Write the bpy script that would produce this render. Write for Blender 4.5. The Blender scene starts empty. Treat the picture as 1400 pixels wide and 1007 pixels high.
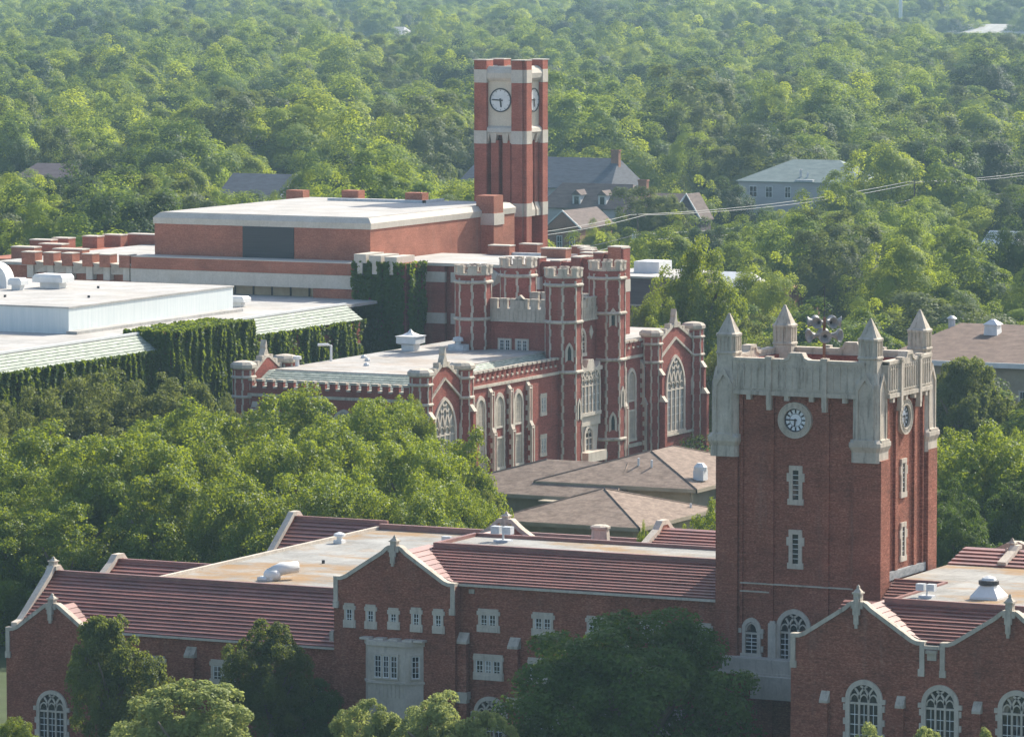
import bpy, bmesh, math, random
import numpy as np
from math import sin, cos, pi, radians as R, sqrt
from mathutils import Vector, Euler, Matrix
D = bpy.data; S = bpy.context.scene; COL = S.collection

# ------------------------------------------------------------------ camera, sky, sun
cam_d = D.cameras.new("camera"); cam = D.objects.new("camera", cam_d); COL.objects.link(cam)
cam_d.sensor_width = 36.0; cam_d.lens = 6950/1400*36; cam_d.clip_start = 1.0; cam_d.clip_end = 20000
cam.location = (0, 0, 55); cam.rotation_euler = (R(90)-math.atan(603/6950), 0, R(26))
S.camera = cam
SUN_EL, SUN_AZ = R(37), R(15)          # azimuth measured from +y towards +x
w = D.worlds.new("World"); S.world = w; w.use_nodes = True
nt = w.node_tree; bg = nt.nodes["Background"]; sk = nt.nodes.new("ShaderNodeTexSky")
sk.sky_type = 'NISHITA'; sk.sun_disc = False; sk.sun_elevation = SUN_EL; sk.sun_rotation = SUN_AZ
sk.air_density = 1.0; sk.dust_density = 2.2; sk.ozone_density = 1.0
nt.links.new(sk.outputs[0], bg.inputs[0]); bg.inputs[1].default_value = 0.135
sun_d = D.lights.new("sun", 'SUN'); sun = D.objects.new("sun", sun_d); COL.objects.link(sun)
sun_d.energy = 5.0; sun_d.angle = R(0.5); sun_d.color = (1.0, 0.93, 0.80)
sdir = Vector((sin(SUN_AZ)*cos(SUN_EL), cos(SUN_AZ)*cos(SUN_EL), sin(SUN_EL)))
sun.rotation_euler = sdir.to_track_quat('Z', 'Y').to_euler(); sun.location = (0, 300, 200)
S.view_settings.view_transform = 'Standard'; S.view_settings.look = 'None'
S.view_settings.exposure = 0.68; S.view_settings.gamma = 1.0
S.render.engine = 'CYCLES'
S.cycles.max_bounces = 6; S.cycles.transmission_bounces = 4; S.cycles.volume_bounces = 0
S.cycles.use_denoising = True
GZ = -3.0                                # ground level

# ------------------------------------------------------------------ materials
def lin(h):
    if isinstance(h, str):
        c = [int(h[i:i+2], 16)/255 for i in (0, 2, 4)]
        return tuple(((x+0.055)/1.055)**2.4 if x > 0.04045 else x/12.92 for x in c) + (1,)
    return tuple(h) + (1,)
class NT:
    def __init__(s, name):
        s.m = D.materials.new(name); s.m.use_nodes = True; s.t = s.m.node_tree
        s.b = s.t.nodes["Principled BSDF"]; s.out = s.t.nodes["Material Output"]
        s.co = s.t.nodes.new("ShaderNodeTexCoord")
    def n(s, k, **kw):
        x = s.t.nodes.new(k)
        for a, v in kw.items():
            if a in x.inputs.keys(): x.inputs[a].default_value = v
            else: setattr(x, a, v)
        return x
    def l(s, a, b): s.t.links.new(a, b)
    def mapped(s, scale):
        m = s.n("ShaderNodeMapping"); m.inputs["Scale"].default_value = scale
        s.l(s.co.outputs["Object"], m.inputs[0]); return m.outputs[0]
    def noise(s, scale, detail=3, rough=0.6, vec=None):
        x = s.n("ShaderNodeTexNoise"); x.inputs["Scale"].default_value = 1.0
        x.inputs["Detail"].default_value = detail; x.inputs["Roughness"].default_value = rough
        s.l(vec or s.mapped(scale if isinstance(scale, tuple) else (scale,)*3), x.inputs["Vector"]); return x.outputs["Fac"]
    def ramp(s, fac, stops):
        r = s.n("ShaderNodeValToRGB"); e = r.color_ramp.elements
        while len(e) < len(stops): e.new(0.5)
        for el, (p, c) in zip(e, stops): el.position = p; el.color = lin(c)
        s.l(fac, r.inputs[0]); return r.outputs[0]
    def mix(s, fac, a, b, mode='MIX'):
        x = s.n("ShaderNodeMix", data_type='RGBA', blend_type=mode)
        for v, sock in ((fac, 0), (a, 6), (b, 7)):
            if isinstance(v, (int, float)): x.inputs[sock].default_value = v
            elif isinstance(v, (tuple, str)): x.inputs[sock].default_value = lin(v) if not (isinstance(v, tuple) and len(v) == 4) else v
            else: s.l(v, x.inputs[sock])
        return x.outputs[2]
    def done(s, col, rough=0.85, bump=None, bs=0.3, bd=0.05, spec=0.3):
        if isinstance(col, tuple): s.b.inputs["Base Color"].default_value = lin(col) if len(col) == 3 else col
        else: s.l(col, s.b.inputs["Base Color"])
        s.b.inputs["Roughness"].default_value = rough
        s.b.inputs["Specular IOR Level"].default_value = spec
        if bump is not None:
            b = s.n("ShaderNodeBump"); b.inputs["Strength"].default_value = bs; b.inputs["Distance"].default_value = bd
            s.l(bump, b.inputs["Height"]); s.l(b.outputs[0], s.b.inputs["Normal"])
        return s.m
def brick(name, dark, mid, light, grain=1.0):
    k = NT(name)
    big = k.noise((0.35, 0.35, 0.5), 4); course = k.noise((0.9, 0.9, 9.0), 3, 0.7); fine = k.noise((5.5, 5.5, 11), 2, 0.8)
    a = k.ramp(fine, [(0.28, dark), (0.5, mid), (0.74, light)])
    b = k.ramp(course, [(0.3, (0.62,)*3), (0.7, (1.18,)*3)])
    c = k.ramp(big, [(0.3, (0.74,)*3), (0.7, (1.2,)*3)])
    x = k.mix(0.75*grain, a, b, 'MULTIPLY'); x = k.mix(0.85, x, c, 'MULTIPLY')
    streak = k.ramp(k.noise((1.1, 1.1, 0.12), 3), [(0.58, (0, 0, 0)), (0.75, (1, 1, 1))])
    x = k.mix(k.mix(0.42, (0, 0, 0), streak), x, k.mix(0.5, x, (0.30, 0.22, 0.18)))
    return k.done(x, 0.9, fine, 0.35, 0.03, 0.2)
def stone(name, a, b, stain, amt=0.6):
    k = NT(name)
    f = k.noise(0.8, 5); g = k.noise((3.2, 3.2, 0.45), 4, 0.65); h = k.noise(6, 2)
    x = k.ramp(f, [(0.3, a), (0.7, b)])
    s = k.ramp(g, [(0.52, (0, 0, 0)), (0.72, (1, 1, 1))])
    x = k.mix(k.mix(amt, (0, 0, 0), s), x, stain)
    x = k.mix(0.35, x, k.ramp(h, [(0.3, (0.7,)*3), (0.7, (1.15,)*3)]), 'MULTIPLY')
    return k.done(x, 0.88, h, 0.3, 0.03, 0.25)
def speck(name, a, b, scale, rough=0.8, sc2=None, bump=0.2, spec=0.3):
    k = NT(name); f = k.noise(scale, 4, 0.65)
    x = k.ramp(f, [(0.32, a), (0.68, b)])
    if sc2: x = k.mix(0.5, x, k.ramp(k.noise(sc2, 3), [(0.3, (0.6,)*3), (0.7, (1.2,)*3)]), 'MULTIPLY')
    return k.done(x, rough, f, bump, 0.04, spec)
def flatroof(name, base, pale, rust, ramt):
    k = NT(name)
    f = k.noise(0.25, 6, 0.7); g = k.noise((0.12, 0.2, 1), 5, 0.7); h = k.noise(4, 3); seams = k.noise((0.15, 3.2, 1), 2)
    x = k.ramp(f, [(0.3, base), (0.65, pale)])
    x = k.mix(k.mix(ramt, (0, 0, 0), k.ramp(g, [(0.47, (0, 0, 0)), (0.62, (1, 1, 1))])), x, rust)
    x = k.mix(0.4, x, k.ramp(h, [(0.3, (0.75,)*3), (0.7, (1.12,)*3)]), 'MULTIPLY')
    sx = k.n('ShaderNodeSeparateXYZ'); k.l(k.co.outputs['Object'], sx.inputs[0])
    ml = k.n('ShaderNodeMath', operation='MULTIPLY'); k.l(sx.outputs[0], ml.inputs[0]); ml.inputs[1].default_value = .42
    fr = k.n('ShaderNodeMath', operation='FRACT'); k.l(ml.outputs[0], fr.inputs[0])
    lt = k.n('ShaderNodeMath', operation='LESS_THAN'); k.l(fr.outputs[0], lt.inputs[0]); lt.inputs[1].default_value = .045
    x = k.mix(k.mix(.3, (0, 0, 0), lt.outputs[0]), x, (.2, .19, .18))
    x = k.mix(0.3, x, k.ramp(seams, [(0.35, (0.6,)*3), (0.45, (1.05,)*3)]), 'MULTIPLY')
    return k.done(x, 0.8, h, 0.2, 0.03, 0.2)
def leaf(name, stops, trans=0.38, tcol=(0.34, 0.42, 0.05), patch=0.35, rnd=0.5, gloss=.12, isl=.28):
    k = NT(name); t = k.t; t.nodes.remove(k.b)
    g = k.n("ShaderNodeNewGeometry"); oi = k.n("ShaderNodeObjectInfo")
    p = k.noise(patch, 2)
    m = k.n("ShaderNodeMath", operation='MULTIPLY'); k.l(oi.outputs["Random"], m.inputs[0]); m.inputs[1].default_value = rnd
    m2 = k.n("ShaderNodeMath", operation='MULTIPLY'); k.l(g.outputs["Random Per Island"], m2.inputs[0]); m2.inputs[1].default_value = isl
    m3 = k.n("ShaderNodeMath", operation='MULTIPLY_ADD'); k.l(p, m3.inputs[0]); m3.inputs[1].default_value = 0.7; m3.inputs[2].default_value = -0.10 - rnd*0.18
    s1 = k.n("ShaderNodeMath", operation='ADD'); k.l(m.outputs[0], s1.inputs[0]); k.l(m2.outputs[0], s1.inputs[1])
    s2 = k.n("ShaderNodeMath", operation='ADD', use_clamp=True); k.l(s1.outputs[0], s2.inputs[0]); k.l(m3.outputs[0], s2.inputs[1])
    c = k.ramp(s2.outputs[0], stops)
    d = k.n("ShaderNodeBsdfPrincipled"); k.l(c, d.inputs[0]); d.inputs['Roughness'].default_value = .55; d.inputs['Specular IOR Level'].default_value = gloss
    tr = k.n("ShaderNodeBsdfTranslucent"); k.l(k.mix(0.55, c, tcol), tr.inputs[0])
    x = k.n("ShaderNodeMixShader"); x.inputs[0].default_value = trans
    k.l(d.outputs[0], x.inputs[1]); k.l(tr.outputs[0], x.inputs[2]); k.l(x.outputs[0], k.out.inputs[0])
    return k.m
M = {}
M['brick'] = brick('union_brick', (0.14, 0.046, 0.029), (0.285, 0.096, 0.060), (0.47, 0.21, 0.14))
M['brick_lib'] = brick('deep_red_brick', (0.17, 0.048, 0.037), (0.285, 0.078, 0.058), (0.39, 0.13, 0.10), 0.9)
M['brick_mod'] = brick('orange_brick', (0.26, 0.095, 0.06), (0.37, 0.14, 0.09), (0.47, 0.20, 0.135), 0.7)
M['brick_bell'] = brick('bell_brick', (0.25, 0.075, 0.05), (0.36, 0.105, 0.07), (0.44, 0.15, 0.105), 0.7)
M['brick_far'] = brick('house_brick', (0.24, 0.11, 0.07), (0.36, 0.17, 0.11), (0.45, 0.24, 0.17), 0.5)
M['stone'] = stone('limestone', (0.44, 0.385, 0.315), (0.60, 0.535, 0.45), (0.17, 0.145, 0.12), 0.7)
M['stone_new'] = stone('pale_limestone', (0.50, 0.44, 0.365), (0.62, 0.555, 0.47), (0.28, 0.24, 0.20), 0.45)
M['band'] = stone('cast_stone', (0.52, 0.47, 0.40), (0.60, 0.55, 0.48), (0.40, 0.36, 0.31), 0.3)
M['panel'] = stone('clock_panel_stone', (0.62, 0.54, 0.42), (0.68, 0.60, 0.48), (0.5, 0.43, 0.34), 0.3)
M['tile'] = speck('red_clay_tile', (0.15, 0.041, 0.033), (0.28, 0.088, 0.064), (0.5, 0.5, 2.5), 0.54, (2.6, 2.6, 2.6), .2, 1.0)
M['tile'].node_tree.nodes['Principled BSDF'].inputs['IOR'].default_value = 1.55
M['flat'] = flatroof('gravel_roof', (0.20, 0.195, 0.18), (0.38, 0.375, 0.355), (0.30, 0.18, 0.075), 0.9)
M['membrane'] = flatroof('white_membrane', (0.33, 0.32, 0.30), (0.51, 0.495, 0.475), (0.42, 0.38, 0.33), 0.5)
M['membrane2'] = flatroof('patched_membrane', (0.28, 0.26, 0.235), (0.50, 0.48, 0.455), (0.36, 0.28, 0.21), 0.6)
M['slate'] = speck('green_slate', (0.20, 0.24, 0.20), (0.46, 0.50, 0.43), (1.6, 1.2, 6), 0.7, (4, 3, 3))
M['shingle'] = speck('brown_shingle', (0.16, 0.112, 0.085), (0.30, 0.225, 0.175), (1.0, 1.0, 5), 0.9, (3.5, 3.5, 3.5))
M['shingle_dark'] = speck('dark_brown_shingle', (0.11, 0.072, 0.056), (0.20, 0.138, 0.108), (0.7, 0.7, 4), 0.9, (3, 3, 3))
M['beige'] = speck('beige_stucco', (0.30, 0.25, 0.18), (0.40, 0.34, 0.25), 0.7, 0.9)
M['white'] = speck('white_paint', (0.64, 0.65, 0.64), (0.76, 0.76, 0.75), 1.2, 0.5)
M['cladding'] = speck('pale_cladding', (0.62, 0.68, 0.68), (0.72, 0.76, 0.75), (3, 3, 0.2), 0.6, None, 0.1)
M['metal'] = speck('galvanised', (0.46, 0.48, 0.50), (0.64, 0.66, 0.68), 2, 0.45)
M['lead'] = speck('lead_flashing', (0.16, 0.17, 0.18), (0.36, 0.37, 0.38), (1.5, 1.5, 4), 0.6)
M['dark'] = speck('dark_metal', (0.03, 0.03, 0.035), (0.05, 0.05, 0.055), 2, 0.5)
M['louvre'] = speck('dark_louvre', (0.035, 0.036, 0.042), (0.055, 0.056, 0.062), (0.2, 0.2, 9), 0.6)
M['copper'] = speck('green_copper', (0.10, 0.20, 0.19), (0.18, 0.30, 0.28), 1.5, 0.6)
M['rustpole'] = speck('rusty_pole', (0.16, 0.07, 0.045), (0.26, 0.13, 0.08), 2, 0.8)
M['bark'] = speck('bark', (0.10, 0.075, 0.05), (0.24, 0.20, 0.15), (2, 2, 0.6), 0.95)
M['grey_roof'] = speck('grey_shingle', (0.085, 0.09, 0.11), (0.13, 0.14, 0.165), (0.6, 0.6, 3), 0.9)
M['brown_roof'] = speck('brown_house_roof', (0.10, 0.075, 0.07), (0.17, 0.13, 0.115), (0.6, 0.6, 3), 0.9)
M['green_roof'] = speck('green_house_roof', (0.20, 0.245, 0.225), (0.30, 0.35, 0.325), (0.5, 0.5, 2), 0.9)
M['siding'] = speck('grey_siding', (0.40, 0.39, 0.40), (0.48, 0.47, 0.48), (0.3, 0.3, 5), 0.8)
M['plum'] = speck('plum_cladding', (0.09, 0.065, 0.075), (0.13, 0.10, 0.11), (0.4, 0.4, 3), 0.8)
M['blind'] = speck('leaded_pane', (0.20, 0.195, 0.18), (0.40, 0.385, 0.35), (1.2, 1.2, .5), .35, None, .05, .5)
M['horn'] = speck('horn_grey', (0.20, 0.20, 0.195), (0.34, 0.34, 0.33), 2, 0.5)
M['cable'] = NT('cable').done((0.36, 0.355, 0.34), 0.6)
def glassmat():
    k = NT('window_glass'); oi = k.n("ShaderNodeObjectInfo")
    f = k.noise((1.6, 1.6, 0.9), 2)
    x = k.mix(k.ramp(f, [(0.55, (0, 0, 0)), (0.66, (1, 1, 1))]), (0.018, 0.020, 0.026), k.ramp(oi.outputs["Random"], [(0.2, (0.03, 0.03, 0.035)), (0.6, (0.20, 0.13, 0.10)), (0.9, (0.30, 0.30, 0.28))]))
    return k.done(x, 0.12, None, spec=0.6)
M['glass'] = glassmat()
def dialmat():
    k = NT('clock_dial'); return k.done((0.80, 0.82, 0.86), 0.4)
M['dial'] = dialmat()
def groundmat():
    k = NT('ground_soil_and_grass'); f = k.noise(0.02, 5); g = k.noise(0.4, 4)
    x = k.ramp(f, [(0.35, (0.035, 0.05, 0.018)), (0.6, (0.06, 0.085, 0.028)), (0.75, (0.10, 0.09, 0.06))])
    x = k.mix(0.6, x, k.ramp(g, [(0.3, (0.6,)*3), (0.7, (1.2,)*3)]), 'MULTIPLY')
    return k.done(x, 0.95, g, 0.4, 0.2)
M['ground'] = groundmat()
M['leaf_syc'] = leaf('sycamore_leaf', [(0.0, (0.030, 0.070, 0.008)), (0.45, (0.085, 0.15, 0.012)), (1.0, (0.18, 0.26, 0.02))], 0.34, (0.72, 0.80, 0.03), .35, .35, .3)
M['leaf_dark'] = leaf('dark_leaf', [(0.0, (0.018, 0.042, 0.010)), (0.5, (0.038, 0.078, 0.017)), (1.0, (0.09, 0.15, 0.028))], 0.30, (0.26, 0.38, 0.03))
M['leaf_olive'] = leaf('olive_leaf', [(0.0, (0.05, 0.075, 0.02)), (0.5, (0.095, 0.125, 0.032)), (1.0, (0.17, 0.19, 0.055))], 0.40, (0.40, 0.44, 0.07))
M['leaf_pale'] = leaf('pale_leaf', [(0.0, (0.13, 0.17, 0.05)), (0.5, (0.24, 0.29, 0.09)), (1.0, (0.34, 0.38, 0.15))], 0.42, (0.60, 0.64, 0.18))
M['leaf_wood'] = leaf('woodland_leaf', [(0.0, (0.028, 0.066, 0.012)), (0.35, (0.058, 0.115, 0.018)), (0.7, (0.11, 0.18, 0.026)), (1.0, (0.20, 0.26, 0.035))], 0.44, (0.55, 0.66, 0.05), 0.10, 0.9, .08, .10)
M['leaf_deep'] = leaf('deep_olive_leaf', [(0.0, (0.030, 0.052, 0.014)), (0.5, (0.068, 0.098, 0.026)), (1.0, (0.14, 0.17, 0.042))], 0.38, (0.44, 0.50, 0.06))
M['leaf_wd'] = leaf('wood_dark_leaf', [(0.0, (0.010, 0.028, 0.012)), (0.5, (0.022, 0.050, 0.017)), (1.0, (0.06, 0.11, 0.025))], 0.30, (0.26, 0.38, 0.04), 0.10, 0.9, .08, .10)
M['leaf_wl'] = leaf('wood_light_leaf', [(0.0, (0.07, 0.13, 0.016)), (0.5, (0.13, 0.20, 0.022)), (1.0, (0.26, 0.32, 0.04))], 0.46, (0.68, 0.74, 0.05), 0.10, 0.9, .08, .10)
M['leaf_wo'] = leaf('wood_olive_leaf', [(0.0, (0.04, 0.065, 0.022)), (0.5, (0.07, 0.10, 0.032)), (1.0, (0.12, 0.15, 0.045))], 0.34, (0.36, 0.42, 0.08), 0.10, 0.9, .08, .10)
M['leaf_ivy'] = leaf('ivy_leaf', [(0.0, (0.020, 0.052, 0.010)), (0.5, (0.055, 0.105, 0.018)), (1.0, (0.13, 0.19, 0.03))], 0.40, (0.46, 0.56, 0.03), 0.5, 0.2)

# ------------------------------------------------------------------ mesh helpers
def TF(y): return lambda a, b, c: (a, y-c, b)        # wall facing the camera side (-y): a=x, b=z, c=outwards
def TB(y): return lambda a, b, c: (a, y+c, b)
def TR(x): return lambda a, b, c: (x+c, a, b)        # wall facing +x: a=y
def TL(x): return lambda a, b, c: (x-c, a, b)
TW = lambda a, b, c: (a, b, c)
class MB:
    def __init__(s, T=TW): s.v = []; s.f = []; s.T = T
    def add(s, pts, faces):
        o = len(s.v); s.v += [s.T(*p) for p in pts]; s.f += [tuple(i+o for i in f) for f in faces]; return s
    def box(s, a0, a1, b0, b1, c0, c1):
        return s.add([(a0, b0, c0), (a1, b0, c0), (a1, b1, c0), (a0, b1, c0), (a0, b0, c1), (a1, b0, c1), (a1, b1, c1), (a0, b1, c1)],
                     [(0, 1, 2, 3), (4, 5, 6, 7), (0, 1, 5, 4), (1, 2, 6, 5), (2, 3, 7, 6), (3, 0, 4, 7)])
    def prism(s, poly, c0, c1):
        n = len(poly)
        return s.add([(a, b, c0) for a, b in poly]+[(a, b, c1) for a, b in poly],
                     [tuple(range(n)), tuple(range(n, 2*n))]+[(i, (i+1) % n, n+(i+1) % n, n+i) for i in range(n)])
    def ring(s, out, inn, c0, c1, closed=False):
        n = len(out); P = [(a, b, c) for L in (out, inn) for c in (c0, c1) for a, b in L]; F = []
        for i in range(n if closed else n-1):
            j = (i+1) % n
            F += [(n+i, n+j, 3*n+j, 3*n+i), (i, j, 2*n+j, 2*n+i), (i, j, n+j, n+i), (2*n+i, 2*n+j, 3*n+j, 3*n+i)]
        if not closed:
            for i in (0, n-1): F.append((i, n+i, 3*n+i, 2*n+i))
        return s.add(P, F)
    def strip(s, path, up, dn, c0, c1):
        n = len(path); o = []; q = []
        for i in range(n):
            p0 = path[max(i-1, 0)]; p1 = path[min(i+1, n-1)]
            dx, dy = p1[0]-p0[0], p1[1]-p0[1]; L = sqrt(dx*dx+dy*dy) or 1; nx, ny = -dy/L, dx/L
            o.append((path[i][0]+nx*up, path[i][1]+ny*up)); q.append((path[i][0]-nx*dn, path[i][1]-ny*dn))
        return s.ring(o, q, c0, c1)
    def bar(s, p, q, wd, c0, c1): return s.strip([p, q], wd/2, wd/2, c0, c1)
    def loft(s, rings, cap=True):
        n = len(rings[0]); P = [p for r in rings for p in r]; F = []
        for k in range(len(rings)-1):
            for i in range(n):
                j = (i+1) % n; F.append((k*n+i, k*n+j, (k+1)*n+j, (k+1)*n+i))
        if cap: F += [tuple(range(n)), tuple(range((len(rings)-1)*n, len(rings)*n))]
        return s.add(P, F)
    def lathe(s, cx, cy, prof, n=16, ph=0.0):
        return s.loft([[(cx+r*cos(2*pi*i/n+ph), cy+r*sin(2*pi*i/n+ph), z) for i in range(n)] for r, z in prof])
    def tube(s, pts, r, n=6, r1=None):
        V = [Vector(p) for p in pts]; rings = []
        for i, p in enumerate(V):
            d = (V[min(i+1, len(V)-1)]-V[max(i-1, 0)]).normalized()
            u = d.cross(Vector((0, 0, 1)) if abs(d.z) < 0.9 else Vector((1, 0, 0))).normalized(); v = d.cross(u)
            rr = r if r1 is None else r+(r1-r)*i/(len(V)-1)
            rings.append([tuple(p+u*rr*cos(2*pi*k/n)+v*rr*sin(2*pi*k/n)) for k in range(n)])
        return s.loft(rings)
    def build(s, name, mat, parent=None, label=None, smooth=False):
        me = D.meshes.new(name); bm = bmesh.new()
        vs = [bm.verts.new(v) for v in s.v]
        for f in s.f:
            try: bm.faces.new([vs[i] for i in f])
            except ValueError: pass
        bmesh.ops.recalc_face_normals(bm, faces=bm.faces)
        bm.to_mesh(me); bm.free(); me.materials.append(M[mat] if isinstance(mat, str) else mat)
        if smooth: me.polygons.foreach_set('use_smooth', [True]*len(me.polygons))
        o = D.objects.new(name, me); COL.objects.link(o)
        if parent is not None:
            o.parent = parent
            p = parent; off = Vector((0, 0, 0))
            while p is not None: off += p.location; p = p.parent
            me.transform(Matrix.Translation(-off))
        if label: o['label'] = label
        return o
def tag(o, label, cat, group=None):
    o['label'] = label; o['category'] = cat
    if group: o['group'] = group
    return o
def thing(name, loc, label, cat, group=None):
    o = D.objects.new(name, None); COL.objects.link(o); o.location = loc; o.empty_display_size = 0.5
    return tag(o, label, cat, group)
def arcp(ac, b0, sp, half, rise, n=9):
    r = (rise*rise+half*half)/(2*half); th = math.acos(max(-1, min(1, (r-half)/r)))
    L = [(ac-half+r-r*cos(th*i/n), sp+r*sin(th*i/n)) for i in range(n+1)]
    return [(ac-half, b0)]+L+[(2*ac-a, b) for a, b in reversed(L[:-1])]+[(ac+half, b0)]
def inside_arch(a, b, ac, sp, half, rise):
    r = (rise*rise+half*half)/(2*half); x = abs(a-ac)
    return b <= sp or (x+r-half)**2+(b-sp)**2 < r*r

def rect_window(par, T, ac, b0, wd, h, lights=2, rows=4, sill=0.34, ear=0.12, mat='stone_new', sh=0.18):
    m = MB(T); a0, a1 = ac-wd/2, ac+wd/2
    m.box(a0-sh, a0, b0, b0+h, 0, .10).box(a1, a1+sh, b0, b0+h, 0, .10)
    m.box(a0-sh-ear, a1+sh+ear, b0+h-.30, b0+h-.02, 0, .085) if ear else None
    m.box(a0-sh, a1+sh, b0+h, b0+h+.14, 0, .12)
    if ear: m.box(a0-sh-ear, a1+sh+ear, b0-sill, b0+.18, 0, .083)
    m.box(a0-sh*.9, a1+sh*.9, b0-sill*.96, b0, 0, .14)
    lw = wd/lights
    for i in range(1, lights): m.box(a0+i*lw-.07, a0+i*lw+.07, b0, b0+h, .0, .095)
    o = m.build('window', mat, par)
    s = MB(T)
    for i in range(lights):
        l0 = a0+i*lw+(.07 if i else 0); l1 = a0+(i+1)*lw-(.07 if i < lights-1 else 0)
        s.ring([(l0, b0), (l1, b0), (l1, b0+h), (l0, b0+h)], [(l0+.06, b0+.06), (l1-.06, b0+.06), (l1-.06, b0+h-.06), (l0+.06, b0+h-.06)], .02, .07, True)
        mid = (l0+l1)/2; s.box(mid-.02, mid+.02, b0+.06, b0+h-.06, .02, .05)
        for r in range(1, rows): s.box(l0+.06, l1-.06, b0+h*r/rows-.02, b0+h*r/rows+.02, .02, .045)
    s.build('sash', 'white', o)
    MB(T).box(a0, a1, b0, b0+h, 0.0, .018).build('pane', 'glass', o)
    return o
def arch_window(par, T, ac, b0, sp, half, rise, lights=3, mat='stone_new', sw=.26, bar=.13, rows=5, ears=True, pane='glass', trans=True, label=None):
    m = MB(T); inn = arcp(ac, b0, sp, half, rise); out = arcp(ac, b0-.0, sp, half+sw, rise+sw*1.1)
    m.ring(out, inn, 0, .16)
    m.box(ac-half-sw-.08, ac+half+sw+.08, b0-.35, b0, 0, .2)
    if ears:
        for q in (-1, 1):
            x = ac+q*(half+sw); m.box(min(x, x+q*.22), max(x, x+q*.22), sp-.25, sp+.05, 0, .19)
            for zz in np.arange(b0+.1, sp-.6, .9): m.box(min(x, x+q*.16), max(x, x+q*.16), zz, zz+.4, 0, .12)
    o = m.build('window', mat, par, label)
    t = MB(T); r = (rise*rise+half*half)/(2*half); lw = 2*half/lights
    starts = [ac-half+i*lw for i in range(lights+1)]
    for i, xs in enumerate(starts):
        if 0 < i < lights: t.box(xs-bar/2, xs+bar/2, b0, sp, .03, .125)
        for q in (-1, 1):
            if (i == 0 and q == 1) or (i == lights and q == -1) or (i == 0 and q < 0) or (i == lights and q > 0): continue
            pts = []
            for k in range(20):
                th = k/19*pi/2; a = xs+q*(r-r*cos(th)); b = sp+r*sin(th)
                if not inside_arch(a, b, ac, sp, half-.02, rise-.02): break
                pts.append((a, b))
            if len(pts) > 1: t.strip(pts, bar/2, bar/2, .03, .115)
    # light heads
    for i in range(lights):
        l0, l1 = starts[i], starts[i+1]
        t.strip(arcp((l0+l1)/2, sp-.12, sp-.05, lw/2-.04, lw*.55, 5), .045, .045, .03, .10)
    if trans: t.box(ac-half, ac+half, sp-.34, sp-.2, .03, .118)
    t.build('tracery', mat, o)
    g = MB(T); g.prism(inn, 0.0, .02); g.build('pane', pane, o)
    s = MB(T)
    for i in range(lights):
        mid = (starts[i]+starts[i+1])/2; s.box(mid-.02, mid+.02, b0, sp-.3, .02, .06)
    for rr in range(1, rows): s.box(ac-half+.02, ac+half-.02, b0+(sp-.35-b0)*rr/rows-.025, b0+(sp-.35-b0)*rr/rows+.025, .02, .055)
    s.build('sash', 'white', o)
    return o
def slit_window(par, T, ac, b0, h, wd=.42):
    m = MB(T); e = .26
    m.box(ac-wd/2-e, ac-wd/2, b0, b0+h, 0, .11).box(ac+wd/2, ac+wd/2+e, b0, b0+h, 0, .11)
    m.box(ac-wd/2-e, ac+wd/2+e, b0+h, b0+h+.3, 0, .13).box(ac-wd/2-e, ac+wd/2+e, b0-.35, b0, 0, .13)
    for q in (-1, 1):
        x = ac+q*(wd/2+e); m.box(min(x, x+q*.16), max(x, x+q*.16), b0+h-.75, b0+h-.2, 0, .12)
        m.box(min(x, x+q*.10), max(x, x+q*.10), b0-.35, b0+.05, 0, .12)
    o = m.build('window', 'stone', par)
    MB(T).box(ac-wd/2, ac+wd/2, b0, b0+h, 0, .02).build('pane', 'glass', o)
    s = MB(T)
    for k in range(1, 6): s.box(ac-wd/2, ac+wd/2, b0+h*k/6-.02, b0+h*k/6+.02, .02, .05)
    s.build('sash', 'white', o); return o
def tiles(name, par, A, B, C_, Dd, n, rise=.11, mat='tile', label=None):
    """stepped tile courses on the quad A,B (eave) - Dd,C_ (ridge)"""
    A, B, C_, Dd = map(Vector, (A, B, C_, Dd)); m = MB(); nrm = (B-A).cross(Dd-A).normalized()
    if nrm.z < 0: nrm = -nrm
    rg = random.Random(int(abs(A.x*31+A.y*7)))
    for i in range(n):
        t0, t1 = i/n, (i+1)/n
        p0, p1 = A.lerp(Dd, t0), B.lerp(C_, t0); q0, q1 = A.lerp(Dd, t1), B.lerp(C_, t1)
        h = nrm*rise*rg.uniform(.85, 1.15)
        m.add([tuple(p0), tuple(p1), tuple(p1+h), tuple(p0+h), tuple(q0), tuple(q1)], [(0, 1, 2, 3), (3, 2, 5, 4), (0, 1, 5, 4), (0, 3, 4), (1, 2, 5)])
    return m.build(name, mat, par, label)
def quoin(m, ax, z0, z1, side, c1=.05, a=.34, b=.18, st=.55, ph=0):
    """toothed stone strip running up an edge at coordinate ax, teeth towards side"""
    k = ph; z = z0
    while z < z1-.05:
        e = min(z+st, z1); wd = a if k % 2 == 0 else b
        m.box(min(ax, ax+side*wd), max(ax, ax+side*wd), z, e, 0, c1); z = e; k += 1
    return m
def crenel(m, a0, a1, b0, b1, c0, c1, mer=.65, gap=.5, cap=.14, lo=None):
    """wall strip with merlons; b0 = embrasure sill level, b1 = merlon top"""
    n = max(1, round((a1-a0+gap)/(mer+gap))); st = (a1-a0+gap)/n; wd = st-gap
    for i in range(n): m.box(a0+i*st, a0+i*st+wd, b0, b1, c0, c1)
    return [(a0+i*st, a0+i*st+wd) for i in range(n)]
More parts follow.
